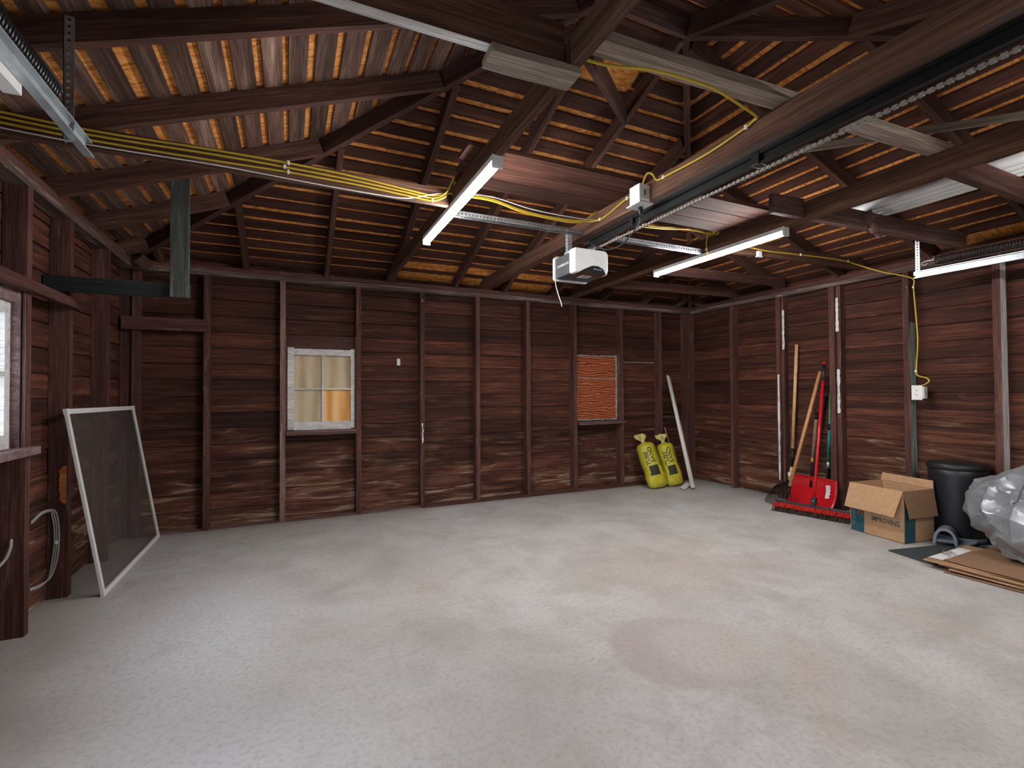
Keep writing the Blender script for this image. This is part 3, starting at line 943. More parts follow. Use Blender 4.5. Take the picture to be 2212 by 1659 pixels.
def angle(n, pitch, wd):
    b = strap(n, pitch, wd)
    c_ = strap(n, pitch, wd)
    b.add([(p.x, p.z, p.y) for p in c_.v], c_.f)
    return b


def upright(b, name, mt, loc, rot):
    return b.build(name, mt, None, Matrix.Translation(loc) @ rot)


RX = Matrix.Rotation
UP = Matrix(((0, 0, 1, 0), (0, 1, 0, 0), (1, 0, 0, 0), (0, 0, 0, 1)))   # local X -> up


def track(name, x, s_, z0, z1, y_end, label):
    e = empty(name, (x, y_end, z0))
    L = 2.3 if True else 0
    # C section open towards the door rollers
    h = z1 - z0
    prof = [(0, 0), (0.030, 0), (0.030, 0.006), (0.004, 0.006), (0.003, h - 0.006), (0.024, h - 0.005), (0.024, h), (0, h)]
    tr = MB().prism([Vector((s_ * a, 0, c_)) for a, c_ in prof], (0, -L, 0)).build('rail', 'galv', e)
    for k_ in range(3):
        MB().lathe([(0.007, 0), (0.007, 0.003), (0.003, 0.005)], 8).build('bolt', 'galv', e, Matrix.Translation((-s_ * 0.0005, -0.08 - 0.55 * k_, h * 0.55)) @ RX(-s_ * math.pi / 2, 4, 'Y'))
    tag(e, label, 'door track')
    return e


tl = track('door_track', 0.447, 1, 2.094, 2.155, -2.500, 'galvanised door track at the upper left beside a fat black spring')
trk = track('door_track', 5.705, -1, 2.058, 2.112, -2.728, 'galvanised door track along the right wall below the dark spring')
hs = upright(angle(18, 0.025, 0.032), 'hanger', 'galv_dark', (0.432, -2.655, 2.085), UP)
hp = MB().box((0.405, -3.25, 2.060), (0.447, -2.98, 2.130)).build('plate', 'white')
adopt(tl, hs, hp)
hs = upright(strap(13, 0.022, 0.030), 'hanger', 'galv', (5.715, -2.752, 2.10), UP)
hs2 = MB().box((5.70, -2.765, 2.085), (5.728, -2.715, 2.112)).build('plate', 'galv')
adopt(trk, hs, hs2)


def spring(loc, r, turns, pitch, wire, label, hook):
    e = empty('extension_spring', loc)
    pts = []
    n = 12
    for i in range(turns * n + 1):
        an = 2 * math.pi * i / n
        pts.append((r * math.cos(an), -pitch * i / n, r * math.sin(an)))
    MB().tube(pts, wire, 5).build('coil', 'spring', e, smooth=True)
    MB().tube(smooth_path([(0, 0, r), (0, 0.02, 0.01), (0, 0.05, 0.012), (0, 0.085, 0.004), (0, 0.09, -0.012), (0, 0.07, -0.018), (0, 0.05, -0.008)]), wire * 1.1, 6).build('hook', 'galv' if hook else 'spring', e, smooth=True)
    tag(e, label, 'spring')


spring((0.412, -2.725, 2.215), 0.040, 62, 0.0170, 0.0066, 'fat black coil spring beside the upper left door track', False)
spring((5.735, -2.845, 2.178), 0.029, 90, 0.0165, 0.0036, 'long dark coil spring above the right door track', True)

# opener rail and chain
e = empty('opener_rail', (3.150, -1.93, 2.248))
b = MB(); b.box((-0.022, -3.55, 0.012), (0.022, 0, 0.026)); b.box((-0.006, -3.55, -0.022), (0.006, 0, 0.012)); b.box((-0.018, -3.55, -0.030), (0.018, 0, -0.022))
b.build('beam', 'black', e)
b = MB()
for s_ in (0.024,):
    y = -0.06
    i = 0
    while y > -3.5:
        if i % 2:
            b.box((s_ - 0.006, y - 0.016, -0.052), (s_ + 0.007, y, -0.038))
        else:
            b.box((s_ - 0.002, y - 0.016, -0.049), (s_ + 0.004, y, -0.041))
        y -= 0.0135
        i += 1
ch = b.build('chain', 'chain', e); ch['kind'] = 'stuff'
for y in (-0.5, -1.4, -2.4):
    MB().box((-0.026, y - 0.02, -0.032), (0.026, y + 0.02, 0.030)).build('clip', 'black', e, bevel=0.002)
tag(e, 'black opener rail with steel chain under the long tie beam', 'rail')

# perforated angle carrying the opener
e = empty('support_angle', (2.05, -1.94, 2.288))
an = angle(92, 0.025, 0.035).build('bar', 'galv_dark', e)
an.location = (0, -0.035, 0)
tag(e, 'long perforated steel angle spanning the tie beams behind the opener', 'angle iron')

# opener
op = empty('door_opener', (3.085, -1.90, 2.0))
MB().box((-0.140, -0.090, 0.0), (0.140, 0.110, 0.150)).build('case', 'opener', op, bevel=0.008)


def cover(y0, y1, x0, x1, z0, z1, name, notch):
    """moulded light cover: rounded outline, bulging along y; bottom edge cut up for the control window"""
    pts = []
    r = 0.035
    for cx, cz, a0 in ((x1 - r, z1 - r, 0), (x0 + 0.018, z1 - 0.018, 90), (x0 + 0.018, z0 + 0.018, 180), (x1 - r, z0 + r, 270)):
        rr = r if cx > 0 else 0.018
        for k_ in range(6):
            a_ = math.radians(a0 + 18 * k_)
            pts.append((cx + rr * math.cos(a_), cz + rr * math.sin(a_)))
    if notch:
        q = []
        for x, z in pts:
            q.append((x, z))
        # lift the bottom edge between x0+.05 and x1-.02
        i0 = 18
        q = pts[:18] + [(x0 + 0.035, z0), (x0 + 0.09, z0 + 0.030), (x0 + 0.15, z0 + 0.056), (x1 - 0.085, z0 + 0.058), (x1 - 0.040, z0 + 0.040), (x1 - 0.022, z0 + 0.012), (x1 - 0.012, z0 + 0.002), (x1 - 0.002, z0 + 0.030)] + [(x1, z0 + 0.045)]
        pts = q
    b = MB()
    n = len(pts)
    cx = sum(p_[0] for p_ in pts) / n; cz = sum(p_[1] for p_ in pts) / n
    rings = [(0.0, 1.0), (0.55, 1.0), (0.85, 0.985), (1.0, 0.93)]
    vs = []
    for f_, s_ in rings:
        y = y0 + (y1 - y0) * f_
        vs += [(cx + (x - cx) * s_, y, cz + (z - cz) * s_) for x, z in pts]
    fs = []
    for i in range(len(rings) - 1):
        for k_ in range(n):
            q_ = (k_ + 1) % n
            fs.append((i * n + k_, i * n + q_, (i + 1) * n + q_, (i + 1) * n + k_))
    fs.append(tuple(range(3 * n, 4 * n)))
    fs.append(tuple(range(n - 1, -1, -1)))
    b.add(vs, fs)
    return b.build(name, 'white', op)


cover(-0.088, -0.150, -0.140, 0.148, -0.002, 0.172, 'light_cover', True)
cover(0.108, 0.140, -0.150, 0.148, -0.010, 0.165, 'light_cover', False)
b = MB()
b.prism([Vector((x, -0.142, z)) for x, z in ((-0.110, 0.000), (-0.050, 0.028), (0.015, 0.052), (0.062, 0.054), (0.105, 0.038), (0.122, 0.010), (0.118, 0.0))], (0, 0.06, 0))
cw = b.build('control_window', 'opener_dark', op)
for k_ in range(4):
    MB().lathe([(0.006, 0), (0.006, 0.003), (0.004, 0.004)], 10).build('button', 'grey_plastic', op, Matrix.Translation((0.030 + 0.018 * k_, -0.142, 0.034 - 0.001 * k_)) @ RX(math.pi / 2, 4, 'X'))
MB().box((-0.03, -0.075, -0.0012), (0.055, -0.005, 0.0)).build('sticker', 'paper', op)
b = MB()
for x0, y0, x1, y1 in ((-0.005, -0.068, 0.0, -0.018), (0.0, -0.068, 0.045, -0.062), (0.0, -0.046, 0.045, -0.040), (0.02, -0.062, 0.026, -0.03), (0.0, -0.022, 0.045, -0.018)):
    b.box((x0, y0, -0.0018), (x1, y1, -0.0013))
b.build('sticker_print', 'ink', op)
lettering('lettering', 'CHAMBERLAIN', 0.024, 'dim_white', op, lambda x, y: (-0.1412, 0.082 - x * 0.98, 0.072 + y))
for sx_ in (-0.10, 0.10):
    a = upright(angle(8, 0.025, 0.032), 'hanger', 'galv', (3.085 + sx_ - 0.016, -1.93, 2.135), UP)
    adopt(op, a)
a = MB().box((2.955, -1.965, 2.13), (3.01, -1.90, 2.17)).build('bracket', 'galv', bevel=0.004)
adopt(op, a)
kids = list(op.children)
for k_ in kids:
    if k_.name.startswith('button'):
        adopt(cw, k_)
st_ = next(k_ for k_ in kids if k_.name.startswith('sticker') and 'print' not in k_.name)
adopt(st_, next(k_ for k_ in kids if k_.name.startswith('sticker_print')))
adopt(next(k_ for k_ in kids if k_.name.startswith('case')), next(k_ for k_ in kids if k_.name.startswith('lettering')))
tag(op, 'white and charcoal garage door opener hanging under the long tie beam', 'door opener')
e = MB().tube(smooth_path([(2.945, -1.785, 2.0), (2.95, -1.79, 1.95), (2.965, -1.80, 1.88), (2.985, -1.80, 1.83), (2.992, -1.80, 1.80)]), 0.0035, 6).build('antenna_wire', 'white_wire', smooth=True)
tag(e, 'thin pale antenna wire dangling from the door opener', 'wire')

# outlet box on the long tie beam
ob = empty('outlet_box', (3.036, -2.622, 2.262))
MB().box((-0.038, -0.050, 0.004), (0.038, 0.040, 0.112)).build('box', 'white', ob, bevel=0.003)
MB().box((-0.050, -0.066, -0.004), (0.050, 0.056, 0.004)).build('cover_plate', 'white', ob, bevel=0.002)
MB().box((-0.022, -0.0525, 0.03), (0.030, -0.050, 0.085)).build('knockout', 'dim_white', ob)
MB().box((-0.004, -0.0535, 0.045), (0.004, -0.0525, 0.08)).build('slot', 'ink', ob)
b = MB(); b.lathe([(0.013, -0.005), (0.014, -0.025), (0.011, -0.042), (0.006, -0.06)], 12, (0.01, 0.0, 0)); b.build('plug', 'black_plastic', ob, smooth=True)
tag(ob, 'white ceiling outlet box with a black plug under it', 'outlet')
e = MB().tube(smooth_path([(3.046, -2.622, 2.205), (3.046, -2.60, 2.16), (3.045, -2.50, 2.105), (3.05, -2.40, 2.085), (3.045, -2.28, 2.10), (3.05, -2.15, 2.16), (3.06, -2.05, 2.22), (3.06, -1.99, 2.20)]), 0.005, 6).build('power_cord', 'black_plastic', smooth=True)
tag(e, 'black power cord looping from the plug to the opener', 'cord')

# ================================================================== CABLES


def cable(pts, r, mt, label, clips=(), k_=6, name='cable', cliprot=None):
    pp = smooth_path(pts, k_)
    o = MB().tube(pp, r, 6).build(name, mt, smooth=True)
    tag(o, label, 'cable')
    for c_ in clips:
        c_ = Vector(c_)
        MB().box((-0.006, -0.008, -0.010), (0.006, 0.006, 0.010)).build('clip', 'white', o, Matrix.Translation(c_), bevel=0.002)
    return o


yA = -2.117
cable([(-0.06, yA, 2.384), (0.35, yA, 2.366), (0.8, yA, 2.374), (1.162, yA, 2.374), (1.5, yA, 2.362), (1.80, yA, 2.338), (1.93, yA, 2.332), (2.00, yA - .03, 2.345), (2.03, yA - .06, 2.40), (2.035, -2.20, 2.43), (2.05, -2.18, 2.39)], 0.0058, 'yellow_cable',
      'topmost of the three yellow cables on the left cross tie', [(1.162, yA - .003, 2.374)])
cable([(-0.06, yA, 2.362), (0.35, yA, 2.345), (0.8, yA, 2.352), (1.15, yA, 2.350), (1.5, yA, 2.340), (1.80, yA, 2.322), (1.93, yA, 2.315), (1.99, yA - .02, 2.335), (2.035, yA - .02, 2.385)], 0.0058, 'yellow_cable',
      'middle one of the three yellow cables on the left cross tie', [(1.145, yA - .003, 2.350)])
cable([(-0.06, yA, 2.338), (0.35, yA, 2.322), (0.8, yA, 2.322), (1.162, yA, 2.326), (1.5, yA, 2.320), (1.80, yA, 2.304), (1.93, yA, 2.300), (2.00, yA - .02, 2.325), (2.04, yA - .01, 2.36), (2.30, -2.12, 2.368), (2.50, -2.12, 2.332), (2.70, -2.12, 2.318), (2.94, -2.12, 2.325), (3.068, -2.18, 2.333), (3.068, -2.45, 2.366), (3.068, -2.52, 2.372), (3.060, -2.545, 2.41), (3.042, -2.575, 2.43), (3.038, -2.59, 2.37)], 0.0058, 'yellow_cable',
      'lowest yellow cable on the left cross tie, going on to the ceiling outlet', [(1.162, yA - .003, 2.326), (1.93, yA - .003, 2.302), (3.068, -2.18, 2.333), (3.068, -2.47, 2.368)])
cable([(2.045, yA - .01, 2.352), (2.30, -2.128, 2.356), (2.50, -2.13, 2.318), (2.70, -2.13, 2.304), (2.94, -2.13, 2.312), (3.10, -2.13, 2.412), (3.30, -2.05, 2.425), (3.70, -1.96, 2.445), (3.95, -1.95, 2.470), (4.18, -2.06, 2.425), (4.20, -2.12, 2.40), (4.185, -2.16, 2.40), (4.19, -2.11, 2.44), (4.20, -2.05, 2.43), (4.205, -2.02, 2.36), (4.205, -2.03, 2.27)], 0.0058, 'yellow_cable',
      'yellow cable crossing in the air to the right tube light', [(4.206, -2.02, 2.31)])
cable([(3.12, -2.10, 2.402), (3.40, -1.99, 2.41), (3.80, -1.96, 2.44), (4.10, -2.0, 2.46), (4.25, -2.04, 2.42), (4.40, -2.08, 2.375), (4.76, -2.095, 2.347), (5.05, -2.11, 2.350), (5.42, -2.135, 2.355), (5.75, -2.155, 2.352), (5.92, -2.17, 2.33), (5.965, -2.25, 2.28), (5.99, -2.36, 2.22)], 0.0058, 'yellow_cable',
      'yellow cable along the dark right cross tie to the wall', [(5.20, -2.122, 2.352), (5.80, -2.160, 2.350)])
xr = W - 0.006
cable([(5.99, -2.36, 2.22), (6.03, -2.50, 2.16), (6.06, -2.545, 2.12), (6.065, -2.540, 2.05), (6.070, -2.552, 1.80), (6.070, -2.560, 1.58), (6.065, -2.548, 1.33), (6.06, -2.575, 1.29), (6.05, -2.625, 1.275), (6.04, -2.650, 1.25), (6.04, -2.630, 1.225), (6.045, -2.59, 1.205)], 0.0058, 'yellow_cable',
      'yellow cable dropping down the right wall to the white outlet', [(6.062, -2.538, 2.06), (6.062, -2.545, 1.335)])
cable([(2.10, -3.395, 2.392), (2.25, -3.42, 2.380), (2.40, -3.47, 2.375), (2.61, -3.49, 2.372), (2.73, -3.48, 2.375), (2.91, -3.44, 2.38), (3.05, -3.40, 2.388), (3.068, -3.37, 2.39), (3.068, -3.32, 2.378), (3.068, -3.10, 2.360), (3.068, -2.82, 2.368), (3.068, -2.74, 2.375), (3.060, -2.71, 2.42), (3.045, -2.68, 2.43), (3.038, -2.645, 2.37)], 0.0062, 'yellow_cable',
      'yellow cable looping under the pale flat board to the ceiling outlet', [(3.068, -3.33, 2.380), (3.068, -2.79, 2.370)], name='cable')
cable([(-0.06, yA, 2.316), (0.35, yA, 2.300), (0.8, yA, 2.302), (1.0, yA - .004, 2.296), (1.3, yA, 2.288), (1.6, yA, 2.283), (1.78, yA, 2.290), (1.93, yA - .006, 2.335), (2.02, yA - .01, 2.352), (2.30, -2.11, 2.388), (2.6, -2.11, 2.352), (2.94, -2.11, 2.345), (3.06, -2.13, 2.345)], 0.0034, 'white_wire', 'thin white wire under the yellow cables on the left', k_=6, name='wire')
cable([(3.09, -2.60, 2.404), (3.092, -2.75, 2.402), (3.098, -3.0, 2.404)], 0.003, 'white_wire', 'short thin white wire on top of the long tie beam', name='wire')
k = MB().box((-0.022, -0.020, -0.030), (0.022, 0.0, 0.012)).box((-0.030, -0.022, -0.036), (0.030, 0.002, -0.030)).build('wire_junction', 'dim_white', bevel=0.002, loc=(4.69, -2.106, 2.312))
tag(k, 'small white plastic wire junction on the dark right cross tie', 'junction box')
# grey cables stapled to the second stud of the left wall
for i, (dx, dz) in enumerate(((0, 0), (-0.010, -0.004), (-0.020, -0.009))):
    cable([(-0.086, -1.44, 0.492 + dz), (-0.080, -1.33, 0.520 + dz), (-0.066 + dx * .3, -1.243, 0.512 + dz), (-0.048 + dx, -1.243, 0.488 + dz), (-0.038 + dx, -1.243, 0.420), (-0.036 + dx, -1.243, 0.320), (-0.046 + dx, -1.243, 0.215), (-0.070 + dx * .4, -1.245, 0.130), (-0.082, -1.33, 0.120 + dz), (-0.088, -1.44, 0.135 + dz)], 0.0048, 'grey_cable',
          ('outer grey cable bent down the second stud of the left wall', 'middle grey cable bent down the second stud of the left wall', 'inner grey cable bent down the second stud of the left wall')[i],
          [(-0.045, -1.246, 0.325)] if i == 0 else ())
cable([(-0.012, -1.95, 0.40), (-0.02, -1.86, 0.415), (-0.035, -1.78, 0.445), (-0.045, -1.748, 0.472), (-0.045, -1.72, 0.478)], 0.007, 'grey_cable', 'grey cable poking through a hole in the first left stud')

# outlet on the right wall
ob = empty('outlet_box', (6.006, -2.578, 1.150))
MB().box((-0.006, -0.040, -0.062), (0.000, 0.038, 0.062)).build('cover_plate', 'white', ob, bevel=0.0025)
MB().box((0.0, -0.052, -0.050), (0.050, 0.028, 0.050)).build('box', 'dim_white', ob, bevel=0.003)
for z in (-0.020, 0.020):
    MB().box((-0.0072, -0.014, z - 0.013), (-0.006, 0.014, z + 0.013)).build('receptacle', 'white', ob, bevel=0.0005)
    MB().box((-0.0080, -0.002, z - 0.004), (-0.0072, 0.004, z + 0.004)).build('slot', 'ink', ob)
tag(ob, 'white outlet box on the green-painted stud of the right wall', 'outlet')

# white pipes stored over the right cross ties
for i, (x, y0, y1, rr, lb) in enumerate(((4.835, -3.95, -2.66, 0.031, 'leftmost white pipe lying on the right cross ties'), (4.909, -3.80, -2.62, 0.031, 'second white pipe from the left on the cross ties'),
                                        (4.983, -3.88, -2.68, 0.031, 'third white pipe from the left on the cross ties'), (5.050, -3.72, -2.72, 0.024, 'rightmost and thinnest white pipe on the cross ties'))):
    b = MB(); n = 16
    o = b.tube([(x, y0, 2.418 + rr), (x, y1, 2.418 + rr)], rr, n).build('pipe', 'pvc_white', smooth=True)
    if i in (1, 2):
        MB().tube([(x, -3.02, 2.418 + rr), (x, -2.95, 2.418 + rr)], rr + 0.0008, 16, caps=False).build('sticker', 'paper', o, smooth=True)
    tag(o, lb, 'pipe', 'white pipes over the right cross ties')

# ================================================================== THINGS AGAINST THE WALLS
# insect screen leaning at the left
sc = empty('window_screen', (0.188, -0.67, 0.0))
A0, A1 = Vector((0.186, -1.305, 0.012)), Vector((0.192, -0.045, 0.012))
B0, B1 = Vector((0.016, -1.318, 1.075)), Vector((0.016, -0.040, 1.062))
nrm = (A1 - A0).cross(B0 - A0).normalized()
parts = []
for a, b_ in ((A0, A1), (B0, B1), (A0, B0), (A1, B1)):
    parts.append(bar('frame_bar', a, b_, 0.030, 0.016, 'frame_alu', None, nrm, segs=1, jit=0, bevel=0.002))
parts.append(MB().add([A0, A1, B1, B0], [(0, 1, 2, 3)]).build('mesh', 'screen'))
for q in (A0, B0, A1, B1):
    parts.append(MB().box((-0.017, -0.017, -0.009), (0.017, 0.017, 0.009)).build('corner', 'frame_alu', None, frame(q, A1 - A0, nrm)))
adopt(sc, *parts)
tag(sc, 'white framed insect screen leaning against the left wall studs', 'window screen')


# sand bags
def sandbag(base, topc, r, label, seed, tie_dx):
    base, topc = Vector(base), Vector(topc)
    e = empty('sand_bag', (base.x, base.y, 0))
    axv = (topc - base); L = axv.length; axv.normalize()
    side = Vector((1, 0, 0)); side = (side - axv * side.dot(axv)).normalized()
    front = side.cross(axv)                      # towards the room (-y)
    if front.y > 0:
        front = -front
    rn = random.Random(seed)

    def surf(s_, an, extra=0.0):
        """s_ 0..1 up the bag, an angle from the front towards the picture's right"""
        f_ = 1.0
        if s_ < 0.10:
            f_ = 0.55 + 0.45 * math.sqrt(max(0, 1 - ((0.10 - s_) / 0.10) ** 2))
        if s_ > 0.86:
            f_ = 0.30 + 0.70 * math.sqrt(max(0, 1 - ((s_ - 0.86) / 0.14) ** 2))
        wob = 1 + 0.05 * noise.noise(Vector((s_ * 5, math.cos(an) * 1.5, math.sin(an) * 1.5 + seed)))
        flat_ = 0.62 + 0.38 * min(1.0, s_ / 0.25) if s_ < 0.25 else 1.0    # flattens at the floor seam
        rr = r * f_ * wob + extra
        return base + axv * (s_ * L) + side * (math.sin(an) * rr * (1.12 if s_ < 0.3 else 1.0)) + front * (math.cos(an) * rr * 0.86 * flat_)
    n, q = 28, 36
    vs = [surf(i / q, 2 * math.pi * k_ / n) for i in range(q + 1) for k_ in range(n)]
    fs = []
    for i in range(q):
        for k_ in range(n):
            j = (k_ + 1) % n
            fs.append((i * n + k_, i * n + j, (i + 1) * n + j, (i + 1) * n + k_))
    fs += [tuple(range(n)), tuple(q * n + k_ for k_ in range(n))]
    parts = [MB().add(vs, fs).build('bag', 'bag', smooth=True)]
    # gathered neck and flared film on top
    vs, fs = [], []
    prof = [(0.0, 0.034), (0.018, 0.020), (0.034, 0.019), (0.05, 0.030), (0.072, 0.052), (0.100, 0.062), (0.118, 0.055)]
    n = 30
    tip = base + axv * (L * 0.985)
    for h_, rr in prof:
        for k_ in range(n):
            an = 2 * math.pi * k_ / n
            cr = 1 + (0.28 * math.sin(an * 7 + seed + h_ * 20) + rn.uniform(-.12, .12)) * min(1, h_ / 0.05)
            vs.append(tip + axv * (h_ + (rn.uniform(-.008, .008) if h_ > 0.05 else 0)) + side * (math.cos(an) * rr * cr * 1.15 + tie_dx * h_) + front * (math.sin(an) * rr * cr * 0.75))
    for i in range(len(prof) - 1):
        for k_ in range(n):
            j = (k_ + 1) % n
            fs.append((i * n + k_, i * n + j, (i + 1) * n + j, (i + 1) * n + k_))
    parts.append(MB().add(vs, fs).build('neck', 'bag_film'))
    # print runs up the bag
    C0 = 2 * math.pi * r

    def pr(s0, a0, ex=0.0016):
        return lambda x, y: surf(s0 + x / L, a0 - y / (r * 0.95), ex)

    def strip(s0, s1, a0, a1, mt, nm='print'):
        vs, fs = [], []
        k1, k2 = 6, 6
        for i in range(k1 + 1):
            for j in range(k2 + 1):
                vs.append(surf(s0 + (s1 - s0) * i / k1, a0 + (a1 - a0) * j / k2, 0.0013))
        for i in range(k1):
            for j in range(k2):
                a = i * (k2 + 1) + j
                fs.append((a, a + 1, a + k2 + 2, a + k2 + 1))
        parts.append(MB().add(vs, fs).build(nm, mt))
    parts.append(lettering('lettering', 'TUBE', 0.072, 'ink', None, pr(0.475, -0.62)))
    parts.append(lettering('lettering', 'SAND', 0.072, 'ink', None, pr(0.520, -0.10)))
    parts.append(lettering('lettering', '70', 0.062, 'ink', None, pr(0.420, 0.72)))
    parts.append(lettering('lettering', 'LBS', 0.024, 'ink', None, pr(0.44, 0.90)))
    strip(0.245, 0.455, -0.95, 0.02, 'ink', 'print_panel')
    for k_ in range(5):
        strip(0.565, 0.90 - 0.02 * (k_ % 2), 0.26 + 0.13 * k_, 0.30 + 0.13 * k_, 'grey_ink', 'small_print')
    strip(0.545, 0.552, -0.1, 1.1, 'grey_ink', 'rule')
    adopt(e, *parts)
    adopt(parts[0], *parts[2:])
    tag(e, label, 'sand bag')


sandbag((5.215, -0.300, 0.015), (5.182, -0.065, 0.530), 0.122, 'yellow tube sand bag, the left and nearer of the two', 3, -0.25)
sandbag((5.505, -0.265, 0.012), (5.462, -0.105, 0.520), 0.112, 'yellow tube sand bag leaning behind the left one, tag at its foot', 11, -0.1)
b = MB()
vs = []
for i in range(5):
    for j in range(4):
        vs.append((5.42 + 0.055 * i + 0.012 * j, -0.50 + 0.040 * j + 0.030 * i, 0.004 + 0.020 * (i / 4) ** 2 * 1.6 + R.uniform(0, 0.008)))
b.add(vs, [(i * 4 + j, i * 4 + j + 1, i * 4 + j + 5, i * 4 + j + 4) for i in range(4) for j in range(3)])
o = b.build('paper_tag', 'paper')
so = o.modifiers.new('th', 'SOLIDIFY'); so.thickness = 0.001
b = MB()
for k_ in range(4):
    b.add([(5.385 + .02 * k_, -0.44 + .03 * k_, 0.0235 + .008 * k_), (5.395 + .02 * k_, -0.443 + .03 * k_, 0.025 + .008 * k_), (5.425 + .02 * k_, -0.375 + .03 * k_, 0.026 + .008 * k_), (5.415 + .02 * k_, -0.372 + .03 * k_, 0.0245 + .008 * k_)], [(0, 1, 2, 3)])
tag(o, 'crumpled white paper tag on the floor beside the sand bags', 'paper')

# leaning plastic pipe, and a stick behind it
b = MB(); n = 18
p0, p1 = Vector((5.534, -0.520, 0.022)), Vector((5.668, 0.020, 1.355))
o = b.tube([p0, p1], 0.026, n, caps=False).build('pipe', 'pvc', smooth=True)
so = o.modifiers.new('th', 'SOLIDIFY'); so.thickness = 0.003
# slanted cut at the top
for vtx in o.data.vertices:
    if vtx.co.z > 0.7:
        d_ = vtx.co - p1
        vtx.co += (p1 - p0).normalized() * (-1.1 * d_.x)
tag(o, 'cream plastic pipe leaning in the back right corner', 'pipe')
o = MB().tube([(5.755, -0.100, 0.006), (5.63, 0.060, 0.70)], 0.008, 8).build('stick', 'handle_old')
tag(o, 'thin brown stick leaning behind the cream pipe', 'stick')

# paper scrap stapled on the back wall
o = MB().box((2.162, SD - 0.0035, 1.452), (2.194, SD - 0.0022, 1.520)).build('paper_scrap', 'paper')
tag(o, 'small pale paper scrap on the back wall right of the white window', 'paper')


# ---- garden tools by the right wall
def rod(a, b_, r, mt, name, n=10, parts=None):
    o = MB().tube([a, b_], r, n).build(name, mt, smooth=False)
    for p_ in o.data.polygons:
        p_.use_smooth = len(p_.vertices) == 4
    if parts is not None:
        parts.append(o)
    return o


parts = []
T0, T1 = Vector((6.095, -1.452, 1.665)), Vector((6.062, -1.412, 0.555))
rod(T0, T1, 0.0165, 'handle', 'handle', 12, parts)
d_ = (T1 - T0).normalized()
S1 = T1 + d_ * 0.20
rod(T1, S1, 0.0145, 'black', 'ferrule', 10, parts)
S2 = Vector((6.025, -1.398, 0.215))
rod(S1, S2, 0.017, 'handle', 'socket', 10, parts)
parts.append(MB().box((-0.019, -0.019, -0.02), (0.019, 0.019, 0.02)).build('sticker', 'paper', None, Matrix.Translation(S1 + (S2 - S1) * 0.55)))
b = MB()
for k_ in range(20):
    f_ = k_ / 19 - 0.5
    foot = Vector((5.80 - 0.10 * math.cos(f_ * 2), -1.47 - 0.30 * f_, 0.020))
    mid = S2.lerp(foot, 0.55) + Vector((-0.02, 0, 0.055))
    b.tube(smooth_path([S2 + Vector((0, -0.02 * f_, 0)), mid, foot + Vector((0.02, 0, 0.03)), foot, foot + Vector((-0.004, 0, -0.018))], 4), 0.0024, 4)
tn = b.build('tines', 'black'); tn['kind'] = 'stuff'
parts.append(tn)
for f_ in (0.35, 0.7):
    q = [S2.lerp(Vector((5.80 - 0.10 * math.cos(g_ * 2), -1.47 - 0.30 * g_, 0.02)), f_) + Vector((-0.01, 0, 0.045)) for g_ in (-.5, -.25, 0, .25, .5)]
    parts.append(MB().tube(q, 0.003, 5).build('tine_brace', 'black'))
e = empty('leaf_rake', (6.0, -1.42, 0)); adopt(e, *parts); adopt(tn, parts[-1], parts[-2]); adopt(parts[2], parts[3])
tag(e, 'leaf rake with long pale handle and dark wire tines', 'rake')

parts = []
T0, T1 = Vector((6.030, -1.742, 1.362)), Vector((5.750, -1.596, 0.211))
rod(T0, T1, 0.0165, 'handle_orange', 'handle', 12, parts)
S1 = T1 + (T1 - T0).normalized() * 0.13
rod(T1, S1, 0.013, 'black', 'ferrule', 10, parts)
parts.append(MB().box((-0.075, -0.004, -0.045), (0.075, 0.004, 0.0)).build('blade', 'black', None, Matrix.Translation((S1.x, S1.y, 0.048)) @ RX(0.6, 4, 'Z')))
e = empty('garden_hoe', (5.75, -1.53, 0)); adopt(e, *parts)
tag(e, 'garden hoe with slanting orange wooden handle and black ferrule', 'hoe')

# snow shovel
parts = []
vs, fs = [], []
n, q = 16, 10
for i in range(q + 1):
    v_ = i / q
    for j in range(n + 1):
        u_ = j / n
        y = -1.455 - 0.475 * u_
        z = 0.012 + 0.285 * v_ - 0.012 * (abs(u_ - .5) * 2) ** 3 * v_
        x = 5.885 + 0.085 * v_ + 0.045 * math.sin(math.pi * v_) * (1 - 0.35 * (abs(u_ - 0.5) * 2) ** 4) + 0.012 * math.cos(math.pi * 2 * (u_ - 0.5)) * (1 if abs(u_ - .5) < .25 else 0)
        vs.append((x, y, z))
for i in range(q):
    for j in range(n):
        a = i * (n + 1) + j
        fs.append((a, a + 1, a + n + 2, a + n + 1))
bl = MB().add(vs, fs).build('blade', 'red', smooth=True)
so = bl.modifiers.new('th', 'SOLIDIFY'); so.thickness = 0.006
parts.append(bl)
parts.append(MB().tube([(5.972, -1.455, 0.297), (5.972, -1.57, 0.297), (5.972, -1.69, 0.299), (5.972, -1.81, 0.297), (5.972, -1.93, 0.295)], 0.006, 6).build('rim', 'red', smooth=True))
b = MB(); vs = []
for i in range(5):
    v_ = 0.36 + 0.44 * i / 4
    x = 5.885 + 0.085 * v_ + 0.045 * math.sin(math.pi * v_) * 0.95 - 0.0072
    vs += [(x, -1.815 - R.uniform(0, .006), 0.012 + 0.285 * v_), (x, -1.862 - R.uniform(0, .006), 0.012 + 0.285 * v_)]
parts.append(b.add(vs, [(2 * i, 2 * i + 1, 2 * i + 3, 2 * i + 2) for i in range(4)]).build('sticker', 'paper'))
rod((5.985, -1.655, 0.19), (6.098, -1.738, 1.115), 0.0150, 'black_plastic', 'shaft', 12, parts)
gy = -1.742
